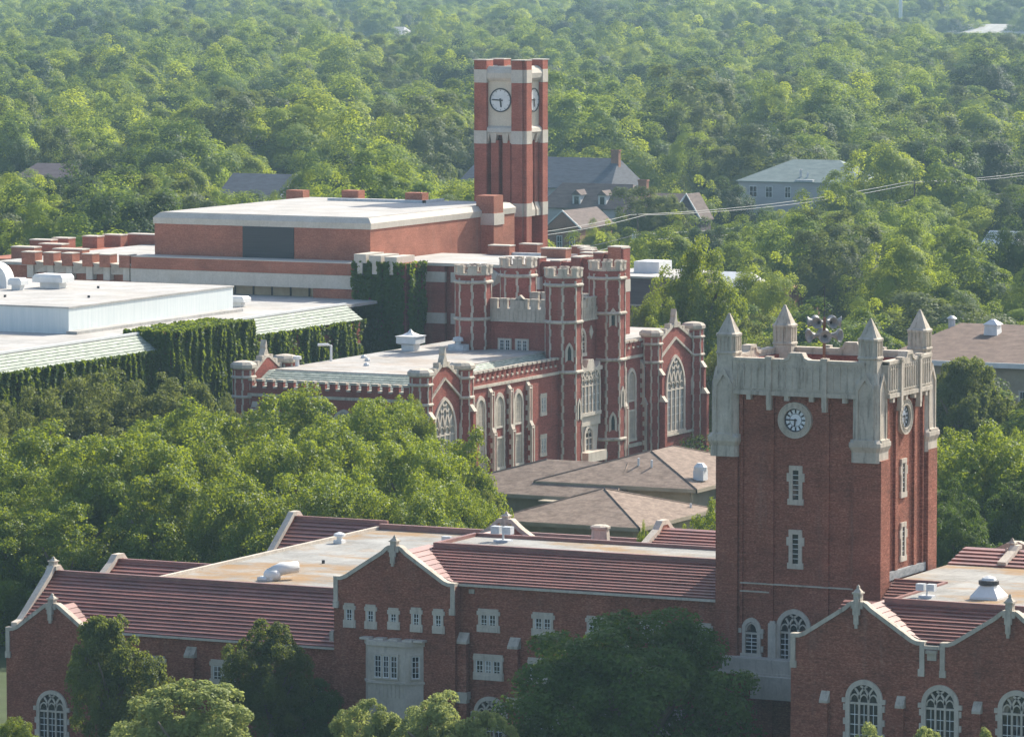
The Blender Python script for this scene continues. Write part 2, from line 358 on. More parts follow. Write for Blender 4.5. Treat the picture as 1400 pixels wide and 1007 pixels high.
def finial(par, x, y, z, h=1.3, mat='stone', T=None, wd=.66):
    m = MB()
    m.box(x-wd*.6, x+wd*.6, y-.3, y+.3, z, z+h*.34).box(x-wd*.34, x+wd*.34, y-.26, y+.26, z+h*.34, z+h*.7)
    m.box(x-wd*.46, x+wd*.46, y-.34, y+.34, z+h*.7, z+h*.78)
    m.loft([[(x-a, y-a*.8, zz), (x+a, y-a*.8, zz), (x+a, y+a*.8, zz), (x-a, y+a*.8, zz)] for a, zz in ((wd*.42, z+h*.78), (wd*.12, z+h*.98), (wd*.16, z+h*1.02), (.02, z+h*1.14))])
    m.box(x-wd*.24, x+wd*.24, y-.42, y-.26, z-h*.75, z+h*.5).box(x-wd*.36, x+wd*.36, y-.4, y-.24, z-h*.3, z+h*.12)
    m.box(x-wd*.14, x+wd*.14, y-.4, y-.24, z-h*.95, z-h*.75)
    return m.build('finial', mat, par)
def bay_gable(par, x0, x1, yf, ze, zp, yback, zr, kneel=True, base=GZ, deep=0.5, nt=9, fh=1.35):
    """front-facing gabled bay: brick wall, stone coping, finial, two tiled slopes"""
    xc = (x0+x1)/2; W = (x1-x0)/2; H = zp-ze
    half = [(0, 0), (.55, .02), (.95, .16), (W-.85, H*.84), (W-.5, H*.97), (W-.42, H)]
    path = [(x0+a, ze+b) for a, b in half]+[(x1-a, ze+b) for a, b in reversed(half)]
    MB(TF(yf)).prism([(x0, base)]+path+[(x1, base)], -deep, 0).build('wall', 'brick', par)
    MB(TF(yf)).strip(path, .24, .02, -deep, .10).build('coping', 'stone', par)
    finial(par, xc, yf+.1, zp-.2, fh*.75)
    if kneel:
        for q, x in ((1, x0), (-1, x1)):
            m = MB(TF(yf)); m.box(min(x, x+q*.32), max(x, x+q*.32), ze-1.5, ze, 0, .10).box(min(x-q*.02, x+q*.40), max(x-q*.02, x+q*.40), ze-1.95, ze-1.5, 0, .16); m.build('kneeler', 'stone', par)
    y0 = yf+deep
    r = MB()
    r.add([(x0, y0, ze-.05), (xc, y0, zr-.12), (x1, y0, ze-.05), (x0, yback, ze-.05), (xc, yback, zr-.12), (x1, yback, ze-.05)], [(0, 1, 4, 3), (1, 2, 5, 4), (0, 1, 2), (3, 4, 5), (0, 2, 5, 3)])
    r.build('roof_deck', 'tile', par)
    tiles('tile_roof', par, (x1+.02, y0, ze+.02), (x1+.02, yback, ze+.02), (xc, yback, zr), (xc, y0, zr), nt, .05)
    tiles('tile_roof', par, (x0-.02, y0, ze+.02), (x0-.02, yback, ze+.02), (xc, yback, zr), (xc, y0, zr), nt, .05)

# ------------------------------------------------------------------ ground and air
g = MB(); g.add([(-4200, -300, GZ), (900, -300, GZ), (900, 5700, GZ), (-4200, 5700, GZ)], [(0, 1, 2, 3)])
o = g.build('ground', 'ground'); o['kind'] = 'structure'

# ------------------------------------------------------------------ brick hall with red tile roofs (near)
U = thing('brick_hall', (-150, 312, GZ), 'long dark brick hall with red clay tile roofs and stone-edged gables', 'building')
def deck(par, prof, x0, x1, mat='tile'):      # (y,z) profile run along x
    m = MB(TR(0)); m.prism(prof, x0, x1); return m.build('roof_deck', mat, par)
MB().box(-163.7, -123.0, 308.5, 319.2, GZ, 10.3).build('wall', 'brick', U)
deck(U, [(308.45, 10.32), (312.6, 12.18), (318.9, 12.18), (322.6, 10.3)], -158.35, -134.9)
deck(U, [(306.4, 10.3), (310.1, 12.02), (310.2, 10.3)], -123.5, -119.62)
tiles('tile_roof', U, (-158.4, 308.3, 10.38), (-135.0, 308.3, 10.38), (-135.0, 312.5, 12.26), (-158.4, 312.5, 12.26), 12, .105)
tiles('tile_roof', U, (-123.2, 307.0, 10.7), (-119.6, 307.0, 10.7), (-119.6, 310.1, 12.12), (-123.2, 310.1, 12.12), 9, .08)
MB().box(-154.4, -135.1, 308.14, 308.5, 10.2, 10.36).build('gutter', 'stone_new', U)
MB().box(-158.3, -135.1, 312.45, 312.75, 12.1, 12.52).box(-158.5, -158.2, 312.5, 318.9, 12.1, 12.5).box(-158.3, -135.1, 318.7, 319.0, 12.1, 12.5).build('ridge', 'tile', U)
MB().box(-158.2, -135.0, 312.7, 318.75, 11.9, 12.26).build('flat_roof', 'flat', U)
bay_gable(U, -163.7, -154.35, 307.6, 10.2, 12.55, 312.9, 12.3)
MB().box(-163.69, -154.36, 308.0, 308.6, GZ, 10.15).build('wall', 'brick', U)
# left wing
MB().box(-189.95, -163.6, 308.5, 318.2, GZ, 5.3).build('wall', 'brick', U)
deck(U, [(308.45, 5.32), (313.5, 8.42), (318.4, 5.3)], -189.9, -181.0)
deck(U, [(308.45, 5.32), (313.5, 8.42), (318.4, 8.42), (318.4, 5.3)], -181.0, -163.6)
tiles('tile_roof', U, (-189.6, 308.3, 5.36), (-163.72, 308.3, 5.36), (-163.72, 313.5, 8.52), (-189.6, 313.5, 8.52), 15, .10)
tiles('tile_roof', U, (-189.6, 318.6, 5.36), (-181, 318.6, 5.36), (-181, 313.6, 8.5), (-189.6, 313.6, 8.5), 8)
MB().box(-189.6, -163.7, 313.4, 313.7, 8.4, 8.74).build('ridge', 'tile', U)
MB().box(-182.6, -163.7, 308.14, 308.5, 5.2, 5.34).build('gutter', 'stone_new', U)
MB().box(-181.0, -158.4, 313.7, 347.5, GZ, 8.5).build('flat_roof', 'flat', U)
MB().box(-181.25, -180.95, 313.7, 347.6, 8.3, 8.72).build('coping', 'stone_new', U)
MB().box(-180.9, -158.6, 347.4, 347.8, 8.3, 8.95).build('ridge', 'tile', U)
bay_gable(U, -190.2, -182.6, 307.6, 5.05, 6.97, 311.6, 6.9, nt=7)
MB().box(-190.19, -182.61, 308.0, 308.6, GZ, 5.0).build('wall', 'brick', U)
def end_coping(x, prof, th=.4):               # parapet across the end of a roof, following its slope
    MB(TL(x)).strip(prof, .30, .05, -th, .1).build('coping', 'stone_new', U)
    MB(TL(x)).prism([(prof[0][0], GZ)]+prof+[(prof[-1][0], GZ)], -th*.9, 0).build('wall', 'brick', U)
end_coping(-189.9, [(308.0, 5.3), (308.8, 5.45), (309.6, 6.0), (312.7, 8.3), (313.2, 8.8), (313.9, 8.8), (314.4, 8.3), (317.6, 6.0), (318.6, 5.3)])
finial(U, -189.8, 313.5, 8.75, .85)
for (ya, yb, zr, xa) in ((317.9, 327.6, 8.35, -190.0), (345.3, 353.8, 8.75, -189.7)):
    yc = (ya+yb)/2; MB().box(xa, -181.2, ya+.2, yb-.2, GZ, 5.9).build('wall', 'brick', U)
    deck(U, [(ya, 5.9), (yc, zr-.12), (yb, 5.9)], xa+.02, -181.3)
    tiles('tile_roof', U, (xa+.3, ya-.1, 5.95), (-181.25, ya-.1, 5.95), (-181.25, yc, zr), (xa+.3, yc, zr), 11)
    MB().box(xa+.3, -181.25, yc-.15, yc+.15, zr-.1, zr+.2).build('ridge', 'tile', U)
    end_coping(xa, [(ya-.3, 5.8), (yc-.9, zr-.2), (yc-.4, zr+.25), (yc+.4, zr+.25), (yc+.9, zr-.2), (yb+.3, 5.8)])
# wing behind, between hall and tower
deck(U, [(319.3, 10.3), (325.9, 12.45), (331, 10.3)], -147.3, -135.0)
MB().box(-147.4, -135, 319.25, 331, GZ, 10.3).build('wall', 'brick', U)
tiles('tile_roof', U, (-147.2, 320.5, 10.7), (-135, 320.5, 10.7), (-135, 326, 12.7), (-147.2, 326, 12.7), 12)
end_coping(-147.3, [(320.2, 10.6), (324.9, 12.4), (325.6, 12.95), (326.4, 12.95), (327.1, 12.4), (331, 10.6)])
# gable at the back of the hall
MB(TB(326)).prism([(-164, GZ), (-164, 10.1), (-160.1, 12.2), (-158.6, 12.2), (-154.7, 10.1), (-154.7, GZ)], -.5, 0).build('wall', 'brick', U)
MB(TB(326)).strip([(-164, 10.1), (-163.2, 10.2), (-160.5, 11.9), (-159.8, 12.5), (-158.9, 12.5), (-158.2, 11.9), (-155.5, 10.2), (-154.7, 10.1)], .25, .05, -.55, .1).build('coping', 'stone', U)
finial(U, -159.35, 325.8, 12.3, .85)
deck(U, [(318.9, 11.0), (325.5, 11.0), (325.5, 10), (318.9, 10)], -163.5, -155.2)
m = MB(TB(325.4)); m.prism([(-163.6, 10.1), (-159.35, 12.1), (-155.1, 10.1)], -6.4, 0); m.build('roof_deck', 'tile', U)
# right block with twin gables
MB().box(-124.45, -99.0, 296.15, 322.0, GZ, 10.05).build('wall', 'brick', U)
for x0, x1 in ((-124.5, -115.4), (-114.35, -105.2)):
    bay_gable(U, x0, x1, 295.7, 10.12, 12.4, 300.1, 12.2, fh=1.75)
MB().box(-115.42, -114.33, 295.72, 296.3, GZ, 9.95).build('wall', 'brick', U)
MB().box(-115.4, -114.37, 295.6, 296.3, 9.9, 10.12).build('coping', 'stone', U)
m = MB(TF(295.72)); m.box(-115.2, -114.6, 9.2, 9.8, 0, .12).box(-115.25, -114.55, 9.65, 9.85, 0, .3); m.build('scupper', 'stone', U)
tiles('tile_roof', U, (-122.5, 296.0, 10.2), (-106.5, 296.0, 10.2), (-106.5, 299.8, 12.12), (-122.5, 299.8, 12.12), 11, .115)
m = MB(TF(0)); m.prism([(-124.35, 10.05), (-119.6, 12.0), (-99, 12.0), (-99, 10.05)], -310.1, -299.6); m.build('roof_deck', 'tile', U)
tiles('tile_roof', U, (-123.9, 299.9, 10.3), (-123.9, 309.9, 10.3), (-119.6, 309.9, 12.1), (-119.6, 299.9, 12.1), 11, .06)
MB().box(-119.5, -99, 299.75, 310.15, 11.9, 12.1).box(-123.1, -99, 310.15, 319.6, 11.9, 12.104).build('flat_roof', 'flat', U)
MB().box(-119.7, -99, 299.6, 299.85, 11.9, 12.42).box(-119.75, -119.5, 299.85, 310.1, 11.9, 12.22).box(-123.2, -119.5, 310.05, 310.3, 11.9, 12.24).build('ridge', 'tile', U)
MB().box(-123.2, -99, 319.6, 330, GZ, 12.05).build('wall', 'brick', U)
tiles('tile_roof', U, (-123.1, 319.6, 12.12), (-99, 319.6, 12.12), (-99, 323, 12.95), (-123.1, 323, 12.95), 5)
MB(TB(325)).strip([(-123, 12.1), (-121.6, 12.5), (-120.4, 13.1), (-119.9, 13.1), (-118.6, 12.5), (-117.2, 12.0)], .2, .2, -.5, .1).build('coping', 'stone', U)
MB(TB(325)).prism([(-123, GZ), (-123, 12.1), (-120.2, 13.1), (-117.2, 12.0), (-117.2, GZ)], -.4, 0).build('wall', 'brick', U)
finial(U, -119.6, 322.6, 12.75, .9)
MB(TL(-119.3)).strip([(319.8, 12.25), (321.8, 12.8), (322.3, 13.1), (322.9, 13.1)], .22, .05, -.3, .3).build('coping', 'stone_new', U)
# windows of the hall
T = TF(308.5)
for x in (-152.24, -148.1, -144.05, -140.0, -136.4): rect_window(U, T, x, 7.42, 1.15, 1.15, 2, 4, .32)
for x in (-152.24, -148.1, -144.05, -140.0): rect_window(U, T, x, 4.15, 1.85, 1.3, 3, 4, .35, .06)
for x in (-152.1, -148.0, -143.9, -139.8): arch_window(U, T, x, -.6, 1.55, .95, .85, 3, rows=4)
def buttress(x, y, z0, z1, T=None, wd=.72, dep=.42, foot=None):
    m = MB(T or TF(y)); m.box(x-wd/2, x+wd/2, GZ, z1-.5, 0, dep); m.build('buttress', 'brick', U)
    c = MB(T or TF(y)); q = wd/2+.04
    c.add([(x-q, z1-.62, 0), (x+q, z1-.62, 0), (x+q, z1-.62, dep+.06), (x-q, z1-.62, dep+.06), (x-q, z1-.45, dep+.06), (x+q, z1-.45, dep+.06), (x-q, z1+.12, 0), (x+q, z1+.12, 0)],
          [(0, 1, 2, 3), (3, 2, 5, 4), (4, 5, 7, 6), (0, 1, 7, 6), (0, 3, 4, 6), (1, 2, 5, 7)])
    if foot: MB(T or TF(y)).box(x-q-.08, x+q+.08, foot-.25, foot+.25, 0, dep+.12).box(x-q, x+q, foot-.5, foot-.25, 0, dep+.09).build('bracket', 'stone', U)
    c.build('buttress_cap', 'stone', U)
for x in (-150.2, -146.1, -142.0, -138.0): buttress(x, 308.5, 0, 6.75, foot=2.55)
buttress(-154.0, 308.3, 0, 6.9, foot=2.7)
MB(TF(308.5)).box(-153.7, -153.3, 9.7, 10.0, 0, .1).build('vent_brick', 'stone', U)
T = TF(307.6)
for i, x in enumerate((-162.48, -160.82, -159.05, -157.3, -155.6)):
    h = 1.0 if i == 2 else 1.2; rect_window(U, T, x, 7.28 if i != 2 else 7.35, .46, h, 1, 4, .36, .10, sh=.15)
MB(T).box(-164.0, -163.72, 5.9, 6.6, -.3, .12).box(-164.3, -163.72, 1.6, 2.1, -.3, .12).build('corbel', 'stone', U)
# stone oriel
m = MB(); plan = [(-161.25, 307.62), (-160.6, 306.75), (-157.75, 306.75), (-156.75, 307.62)]
m.loft([[(x, y, z) for x, y in plan] for z in (GZ, 6.15)])
plan2 = [(-161.35, 307.62), (-160.66, 306.62), (-157.7, 306.62), (-156.65, 307.62)]
m.loft([[(x, y, z) for x, y in plan2] for z in (5.95, 6.3)])
for xx in (-161.0, -159.9, -158.8, -157.7, -156.85): m.box(xx-.36, xx+.36, 306.9, 307.6, 6.28, 6.42)
m.loft([[(x, y, z) for x, y in plan2] for z in (3.35, 3.5)])
orl = m.build('oriel', 'stone_new', U)
T2 = TF(306.75); rect_window(U, T2, -159.2, 3.75, 1.75, 1.55, 3, 4, .1, 0, sh=.1)
m = MB(T2)
for k in range(9): m.box(-160.4+k*.3, -160.3+k*.3, 2.4, 3.3, 0, .04)
m.build('panelling', 'stone_new', U)
dv = Vector((1.0, .87, 0)).normalized(); nv = Vector((dv.y, -dv.x, 0))
Tc = lambda a, b, c: (-157.75+dv.x*a+nv.x*c, 306.75+dv.y*a+nv.y*c, b)
rect_window(U, Tc, .72, 3.75, .55, 1.55, 1, 4, .1, 0, sh=.12)
# left wing openings
T = TF(308.5)
rect_window(U, T, -173.0, 2.35, 1.5, 1.4, 2, 4, .32); rect_window(U, T, -166.0, .9, 1.2, 1.4, 2, 4, .32); rect_window(U, T, -178.6, 2.3, 1.5, 1.4, 2, 4, .3)
buttress(-175.5, 308.5, 0, 4.55)
arch_window(U, TF(307.6), -186.4, -2.4, -.25, 1.0, .95, 3, rows=4)
# right block windows
T = TF(295.7)
for x in (-119.45, -114.3, -109.2, -104.1): arch_window(U, T, x, 2.9, 6.45, .95, .92, 3, sw=.3, rows=5, trans=True)
for x in (-122.1, -116.95, -111.8, -106.7): buttress(x, 295.7, 0, 6.7, wd=.5, dep=.35)
# roof furniture (fixed to the roof)
def vent(x, y, z, s=1.0):
    m = MB(); m.box(x-.35*s, x+.35*s, y-.35*s, y+.35*s, z, z+.25*s); m.lathe(x, y, [(.22*s, z+.2*s), (.22*s, z+.55*s), (.45*s, z+.55*s), (.42*s, z+.72*s), (.1*s, z+.85*s)], 12); return m.build('roof_vent', 'white', U)
vent(-179.6, 338.4, 8.5, 1.0)
m = MB(); m.box(-174.5, -173.3, 316.2, 317.2, 8.5, 8.75); m.lathe(-173.6, 316.8, [(.62, 8.6), (.62, 9.0), (.5, 9.25)], 14)
m.tube([(-173.7, 316.7, 8.9), (-173.2, 317.4, 9.3), (-172.4, 318.4, 9.35)], .5, 12, .42); m.build('roof_vent', 'white', U, smooth=True)
for x, y in ((-174.9, 327), (-168.6, 321), (-171, 334)): MB().lathe(x, y, [(.12, 8.5), (.12, 8.75)], 8).build('drain_pipe', 'dark', U)
MB().box(-167.5, -163.6, 331.5, 333.0, 8.5, 9.0).build('roof_hatch', 'tile', U)
MB().tube([(-166.0, 329.5, 8.5), (-166.0, 329.5, 10.6)], .08, 6).box(-166.35, -165.65, 329.3, 329.7, 10.3, 10.7).build('mast', 'metal', U)
m = MB(); m.lathe(-151.2, 324.3, [(.75, 11), (.62, 12.55), (.72, 12.6), (.72, 12.75), (.5, 12.85)], 8, pi/8); m.build('chimney', 'stone', U)
def floodlight(x, y, z, s=1.0):
    m = MB(); m.box(x-.5*s, x+.5*s, y-.4*s, y+.4*s, z, z+.14).tube([(x, y, z+.1), (x, y, z+.55*s)], .07*s)
    for q in (-.45, .35):
        m.box(x+q*s-.3*s, x+q*s+.3*s, y-.3*s, y+.25*s, z+.5*s, z+.98*s)
    return m.build('floodlight', 'metal', U)
floodlight(-155.2, 316.8, 12.26, 1.1)
floodlight(-118.2, 303.2, 12.1, .9)
m = MB(); m.loft([[(-114.5+a, 304.6+b, z) for a, b in ((-q, -q), (q, -q), (q, q), (-q, q))] for q, z in ((.95, 12.1), (.95, 12.25), (.45, 12.95))])
vb = m.build('roof_vent', 'white', U); m = MB(); m.lathe(-114.5, 304.6, [(.58, 12.95), (.66, 13.0), (.66, 13.25), (.58, 13.28)], 18); m.build('vent_collar', 'dark', vb)
m = MB(); m.lathe(-114.5, 304.6, [(.5, 13.27), (.42, 13.42), (.12, 13.55)], 14); m.build('vent_cap', 'white', vb)
m = MB(); m.box(-110.6, -109.4, 306.5, 307.3, 12.1, 12.5); m.build('roof_vent', 'white', U)
# ------------------------------------------------------------------ near clock tower
TX0, TX1, TY0, TY1 = -135.1, -123.3, 307.9, 318.0
CT = thing('clock_tower', (-129.2, 313, GZ), 'dark brick clock tower with pale stone crown and four pointed stone turrets', 'tower', )
MB().box(TX0+.35, TX1-.35, TY0+.35, TY1-.35, GZ, 24.6).build('wall', 'brick', CT)
FA = [(TF(TY0+.35), TX0, TX1), (TR(TX1-.35), TY0, TY1), (TB(TY1-.35), TX0, TX1), (TL(TX0+.35), TY0, TY1)]
m = MB()
for x in (TX0, TX1-1.95):
    for y in (TY0, TY1-1.6): m.box(x, x+(1.55 if x == TX0 else 1.95), y, y+1.6, GZ, 20.2)
m.build('corner_pier', 'brick', CT)
for T, a0, a1 in FA:
    L = a1-a0; m = MB(T)
    for f in (.325, .66):
        a = a0+L*f; m.box(a-.24, a+.24, GZ, 24.3, 0, .16)
    m.box(a0+1.6, a0+1.85, GZ, 24.3, 0, .17); m.box(a1-2.2, a1-1.96, GZ, 24.3, 0, .17)
    m.build('pilaster', 'brick', CT)
    # stone crown wall
    m = MB(T); p0, p1 = a0+1.2, a1-1.2; ac = a0+L*.485
    path = [(p0, 26.55), (ac-.9, 26.55), (ac-.55, 26.7), (ac-.42, 27.0), (ac+.42, 27.0), (ac+.55, 26.7), (ac+.9, 26.55), (p1, 26.55)]
    m.prism([(p0, 24.25)]+path+[(p1, 24.25)], -.2, .34); m.strip(path, .10, .12, -.26, .42)
    m.box(p0, p1, 24.22, 24.5, .3, .46).box(p0, p1, 24.62, 24.72, .3, .40)
    k = 0
    for a in np.linspace(p0+.3, p1-.3, 19):
        f = (a-a0)/L
        m.box(a-.045, a+.045, 24.7, 26.3-.0*k, .3, .40); k += 1
    for i in range(18):
        a = p0+.3+(p1-p0-.6)*(i+.5)/18; m.strip(arcp(a, 25.85, 25.85, .17, .3, 4), .03, .03, .3, .38)
    for f in (.325, .66):
        a = a0+L*f; m.box(a-.17, a+.17, 23.55, 26.75, .2, .52).box(a-.24, a+.24, 26.6, 26.8, .1, .58).box(a-.15, a+.15, 23.25, 23.55, .1, .5)
    for f in (.2, .43, .58, .78):
        a = a0+L*f; m.box(a-.16, a+.16, 23.9, 24.3, .1, .42)
    m.build('parapet', 'stone', CT)
    if T(0, 0, 0)[0] or True:
        ib = MB(T); ib.box(p0, p1, 24.4, 26.2, -.5, -.2); ib.build('parapet_lining', 'brick_lib', CT)
MB().box(TX0+.5, TX1-.5, TY0+.5, TY1-.5, 24.5, 24.75).build('tower_roof', 'flat', CT)
def sq(cx, cy, r, z, ch=0.0):
    if not ch: return [(cx-r, cy-r, z), (cx+r, cy-r, z), (cx+r, cy+r, z), (cx-r, cy+r, z)]
    return [(cx-r+ch, cy-r, z), (cx+r-ch, cy-r, z), (cx+r, cy-r+ch, z), (cx+r, cy+r-ch, z), (cx+r-ch, cy+r, z), (cx-r+ch, cy+r, z), (cx-r, cy+r-ch, z), (cx-r, cy-r+ch, z)]
for cx, cy in ((TX0+.6, TY0+.75), (TX1-1.1, TY0+.75), (TX1-1.0, TY1-.8), (TX0+1.0, TY1-.8)):
    ox = -1 if cx < -129 else 1; oy = -1 if cy < 313 else 1
    m = MB(); c = lambda r, z, ch=.18: sq(cx, cy, r, z, ch)
    m.loft([c(.98, 20.05), c(.98, 20.75), c(1.12, 21.1), c(1.12, 21.35), c(.9, 21.6), c(.86, 24.6), c(.86, 25.2)])
    m.loft([c(.84, 25.1), c(.68, 25.9), c(.66, 26.8), c(.72, 26.85), c(.72, 26.95), c(.62, 27.05), c(.60, 28.05)])
    m.loft([c(.70, 28.0), c(.72, 28.15), c(.60, 28.25), c(.05, 29.5, .01)])
    for dx, dy in ((1, 0), (-1, 0), (0, 1), (0, -1)):     # gabled niche front and panel ribs on every side
        T = (TR(cx+.86) if dx == 1 else TL(cx-.86) if dx else TB(cy+.86) if dy == 1 else TF(cy-.86)); q = cy if dx else cx
        o_ = MB(T); o_.ring([(q-.62, 21.5), (q-.62, 24.9), (q, 25.95), (q+.62, 24.9), (q+.62, 21.5)], [(q-.48, 21.5), (q-.48, 24.75), (q, 25.5), (q+.48, 24.75), (q+.48, 21.5)], -.02, .10)
        o_.box(q-.7, q+.7, 21.3, 21.55, 0, .25)
        o_.T = (TR(cx+.6) if dx == 1 else TL(cx-.6) if dx else TB(cy+.6) if dy == 1 else TF(cy-.6))
        for k in (-.42, -.14, .14, .42): o_.box(q+k-.05, q+k+.05, 26.95, 28.05, -.03, .08)
        m.v += o_.v; base = len(m.v)-len(o_.v); m.f += [tuple(i+base for i in f) for f in o_.f]
    m.build('turret', 'stone', CT)
# clocks
def circ(a, b, r, n=40): return [(a+r*cos(2*pi*i/n), b+r*sin(2*pi*i/n)) for i in range(n)]
def dial(T, a, b, hour_rev=False):
    m = MB(T); m.ring(circ(a, b, 1.2), circ(a, b, .78), 0, .22, True)
    m.ring(circ(a, b, 1.2), circ(a, b, 1.12), .2, .27, True); m.ring(circ(a, b, .84), circ(a, b, .78), .2, .27, True)
    for k in range(24):
        t = 2*pi*k/24; m.bar((a+.9*cos(t), b+.9*sin(t)), (a+1.08*cos(t), b+1.08*sin(t)), .07, .2, .25)
    o = m.build('clock', 'stone', CT)
    m = MB(T); m.prism(circ(a, b, .785), .0, .05); m.build('clock_face', 'dial', o)
    m = MB(T); m.ring(circ(a, b, .78), circ(a, b, .70), .04, .09, True)
    m.ring(circ(a, b, .44), circ(a, b, .41), .04, .07, True)
    for k in range(12):
        t = 2*pi*k/12; m.bar((a+.47*cos(t), b+.47*sin(t)), (a+.70*cos(t), b+.70*sin(t)), .10, .04, .075)
    m.build('numerals', 'dark', o)
    m = MB(T)
    s = -1
    m.bar((a+.1, b), (a-.64, b+.03), .075, .09, .12); t = R(-90-8); m.bar((a, b+.1), (a+.44*cos(t), b+.44*sin(t)), .10, .12, .15); m.prism(circ(a, b, .07, 10), .08, .16)
    m.build('clock_hand', 'dark', o)
dial(TF(TY0+.35), -129.5, 22.62); dial(TR(TX1-.35), 312.6, 22.75)
for z in (17.35, 13.1):
    slit_window(CT, TF(TY0+.35), -129.47, z, 1.95); slit_window(CT, TR(TX1-.35), 312.6, z+.35, 1.95)
MB(TF(TY0+.35)).box(-133.4, -125.3, 11.6, 11.68, 0, .2).box(-133.4, -131.3, 11.05, 11.13, 0, .2).build('string_course', 'stone', CT)
MB(TR(TX1-.35)).box(TY0+1.7, TY1-1.7, 12.1, 12.65, 0, .24).build('flashing', 'lead', CT)
arch_window(CT, TF(TY0+.35), -132.6, 6.95, 8.55, .42, .5, 1, sw=.26, rows=5); arch_window(CT, TF(TY0+.35), -129.55, 6.6, 8.75, .95, 1.0, 3, sw=.3, rows=5)
m = MB(TF(TY0+.35)); m.box(-131.3, -130.75, 5.9, 9.05, 0, .35).box(-131.2, -130.85, 9.05, 9.2, 0, .3); m.build('stone_shaft', 'stone_new', CT)
m = MB(); m.loft([[(x, y, z) for x, y in ((-134.6, 308.0), (-134.2, 307.0), (-124.6, 306.9), (-124.6, 308.2))] for z in (5.75, 6.75)])
m.loft([[(x, y, z) for x, y in ((-132.6, 308.0), (-131.9, 306.4), (-124.6, 306.3), (-124.6, 308.2))] for z in (4.2, 5.7)])
m.box(-134.7, -124.6, 306.85, 308, 5.7, 5.85); m.build('stone_balcony', 'stone_new', CT)
# loudspeakers
LS = thing('loudspeaker_mast', (-129.4, 312.8, 24.75), 'grey horn loudspeakers on a rusty pole above the clock tower roof', 'loudspeakers')
MB().tube([(-129.4, 312.8, 24.75), (-129.4, 312.8, 29.1)], .11, 8).build('pole', 'rustpole', LS)
MB().tube([(-129.4, 312.8, 29.1), (-129.4, 312.8, 31.2)], .03, 6).build('aerial', 'dark', LS)
def horn(ang, z, s=1.0, tilt=-.05):
    d = Vector((cos(ang), sin(ang), tilt)).normalized(); u = d.cross(Vector((0, 0, 1))).normalized(); v = u.cross(d)
    c0 = Vector((-129.4, 312.8, z))+d*.22; prof = [(.15, .12), (.35, .13), (.55, .17), (.75, .26), (.9, .37), (.98, .46), (1.0, .46), (.93, .36), (.78, .22), (.6, .10)]
    m = MB(); rings = [[tuple(c0+d*a*s*1.05+(u*cos(2*pi*k/18)+v*sin(2*pi*k/18))*r*s) for k in range(18)] for a, r in prof]
    m.loft(rings, False); m.add(rings[0], [tuple(range(18))]); o = m.build('horn', 'horn', LS, smooth=True)
    c = MB(); c.loft([[tuple(c0+d*a*s+(u*cos(2*pi*k/10)+v*sin(2*pi*k/10))*r*s) for k in range(10)] for a, r in ((.5, .12), (.66, .15), (.72, .05))]); c.build('driver', 'dark', o)
for k in range(6): horn(R(-64+60*k), 27.95, .95)
for k in range(6): horn(R(-64+30+60*k), 28.85, .86)
# ------------------------------------------------------------------ gothic library
L = thing('gothic_library', (-225, 460, GZ), 'deep red gothic library with battlemented octagonal towers and white quoins', 'building')
def octp(cx, cy, r, z): return [(cx+r*cos(pi/8+k*pi/4)/cos(pi/8), cy+r*sin(pi/8+k*pi/4)/cos(pi/8), z) for k in range(8)]
def oct_faces(cx, cy, r):
    for k in range(8):
        t = k*pi/4; n = (cos(t), sin(t)); d = (-sin(t), cos(t))
        yield k, (lambda a, b, c, n=n, d=d: (cx+n[0]*(r+c)+d[0]*a, cy+n[1]*(r+c)+d[1]*a, b))
def oct_turret(cx, cy, r, ztop, rings_, slits, zb=GZ):
    MB().loft([octp(cx, cy, r, zb), octp(cx, cy, r, ztop-.85)]).build('wall', 'brick_lib', L)
    m = MB(); fw = r*math.tan(pi/8)
    for k, T in oct_faces(cx, cy, r):
        m.T = T
        quoin(m, -fw-.01, zb, ztop-1.2, 1, .05, .17, .08, .7, k % 2); quoin(m, fw+.01, zb, ztop-1.2, -1, .05, .17, .08, .7, k % 2)
        m.T = T; m.box(-fw*.95, fw*.95, ztop-.92, ztop-.7, -.3, .05); m.box(-fw*1.05, -fw*.35, ztop-.8, ztop, -.3, .10); m.box(fw*.35, fw*1.05, ztop-.8, ztop, -.3, .10)
        m.box(-fw*1.1, -fw*.3, ztop-.08, ztop+.1, -.35, .16); m.box(fw*.3, fw*1.1, ztop-.08, ztop+.1, -.35, .16)
    m.T = TW
    for z in rings_: m.loft([octp(cx, cy, r+.05, z-.16), octp(cx, cy, r+.2, z-.06), octp(cx, cy, r+.2, z+.08), octp(cx, cy, r+.05, z+.2)])
    m.build('quoin', 'stone', L)
    for (k, z, h) in slits:
        T = dict(oct_faces(cx, cy, r))[k]; o = MB(T); o.ring(arcp(0, z, z+h*.6, .44, h*.4+.3, 5), arcp(0, z+.2, z+h*.6, .2, h*.4, 5), 0, .1); w_ = o.build('window', 'stone_new', L)
        MB(T).prism(arcp(0, z+.2, z+h*.6, .2, h*.4, 5), 0, .03).build('pane', 'glass', w_)
for cx, cy, zt, rg, sl in ((-220.45, 463.9, 20.6, (10.15, 15.2, 18.95), ((7, 11.2, 1.7), (0, 5.2, 2.0))), (-220.45, 474.4, 20.7, (5.0-2.6, 10.6, 15.4, 19.0), ((7, 14.0, 1.7), (0, 5.6, 2.0), (7, 3.2, 1.8))),
                           (-230.65, 463.9, 20.6, (10.15, 15.2, 18.95), ()), (-230.65, 474.4, 20.7, (15.2, 18.95), ())):
    oct_turret(cx, cy, 1.72, zt, rg, sl)
MB().box(-231.2, -220.9, 464.4, 474.2, GZ, 15.6).build('wall', 'brick_lib', L)
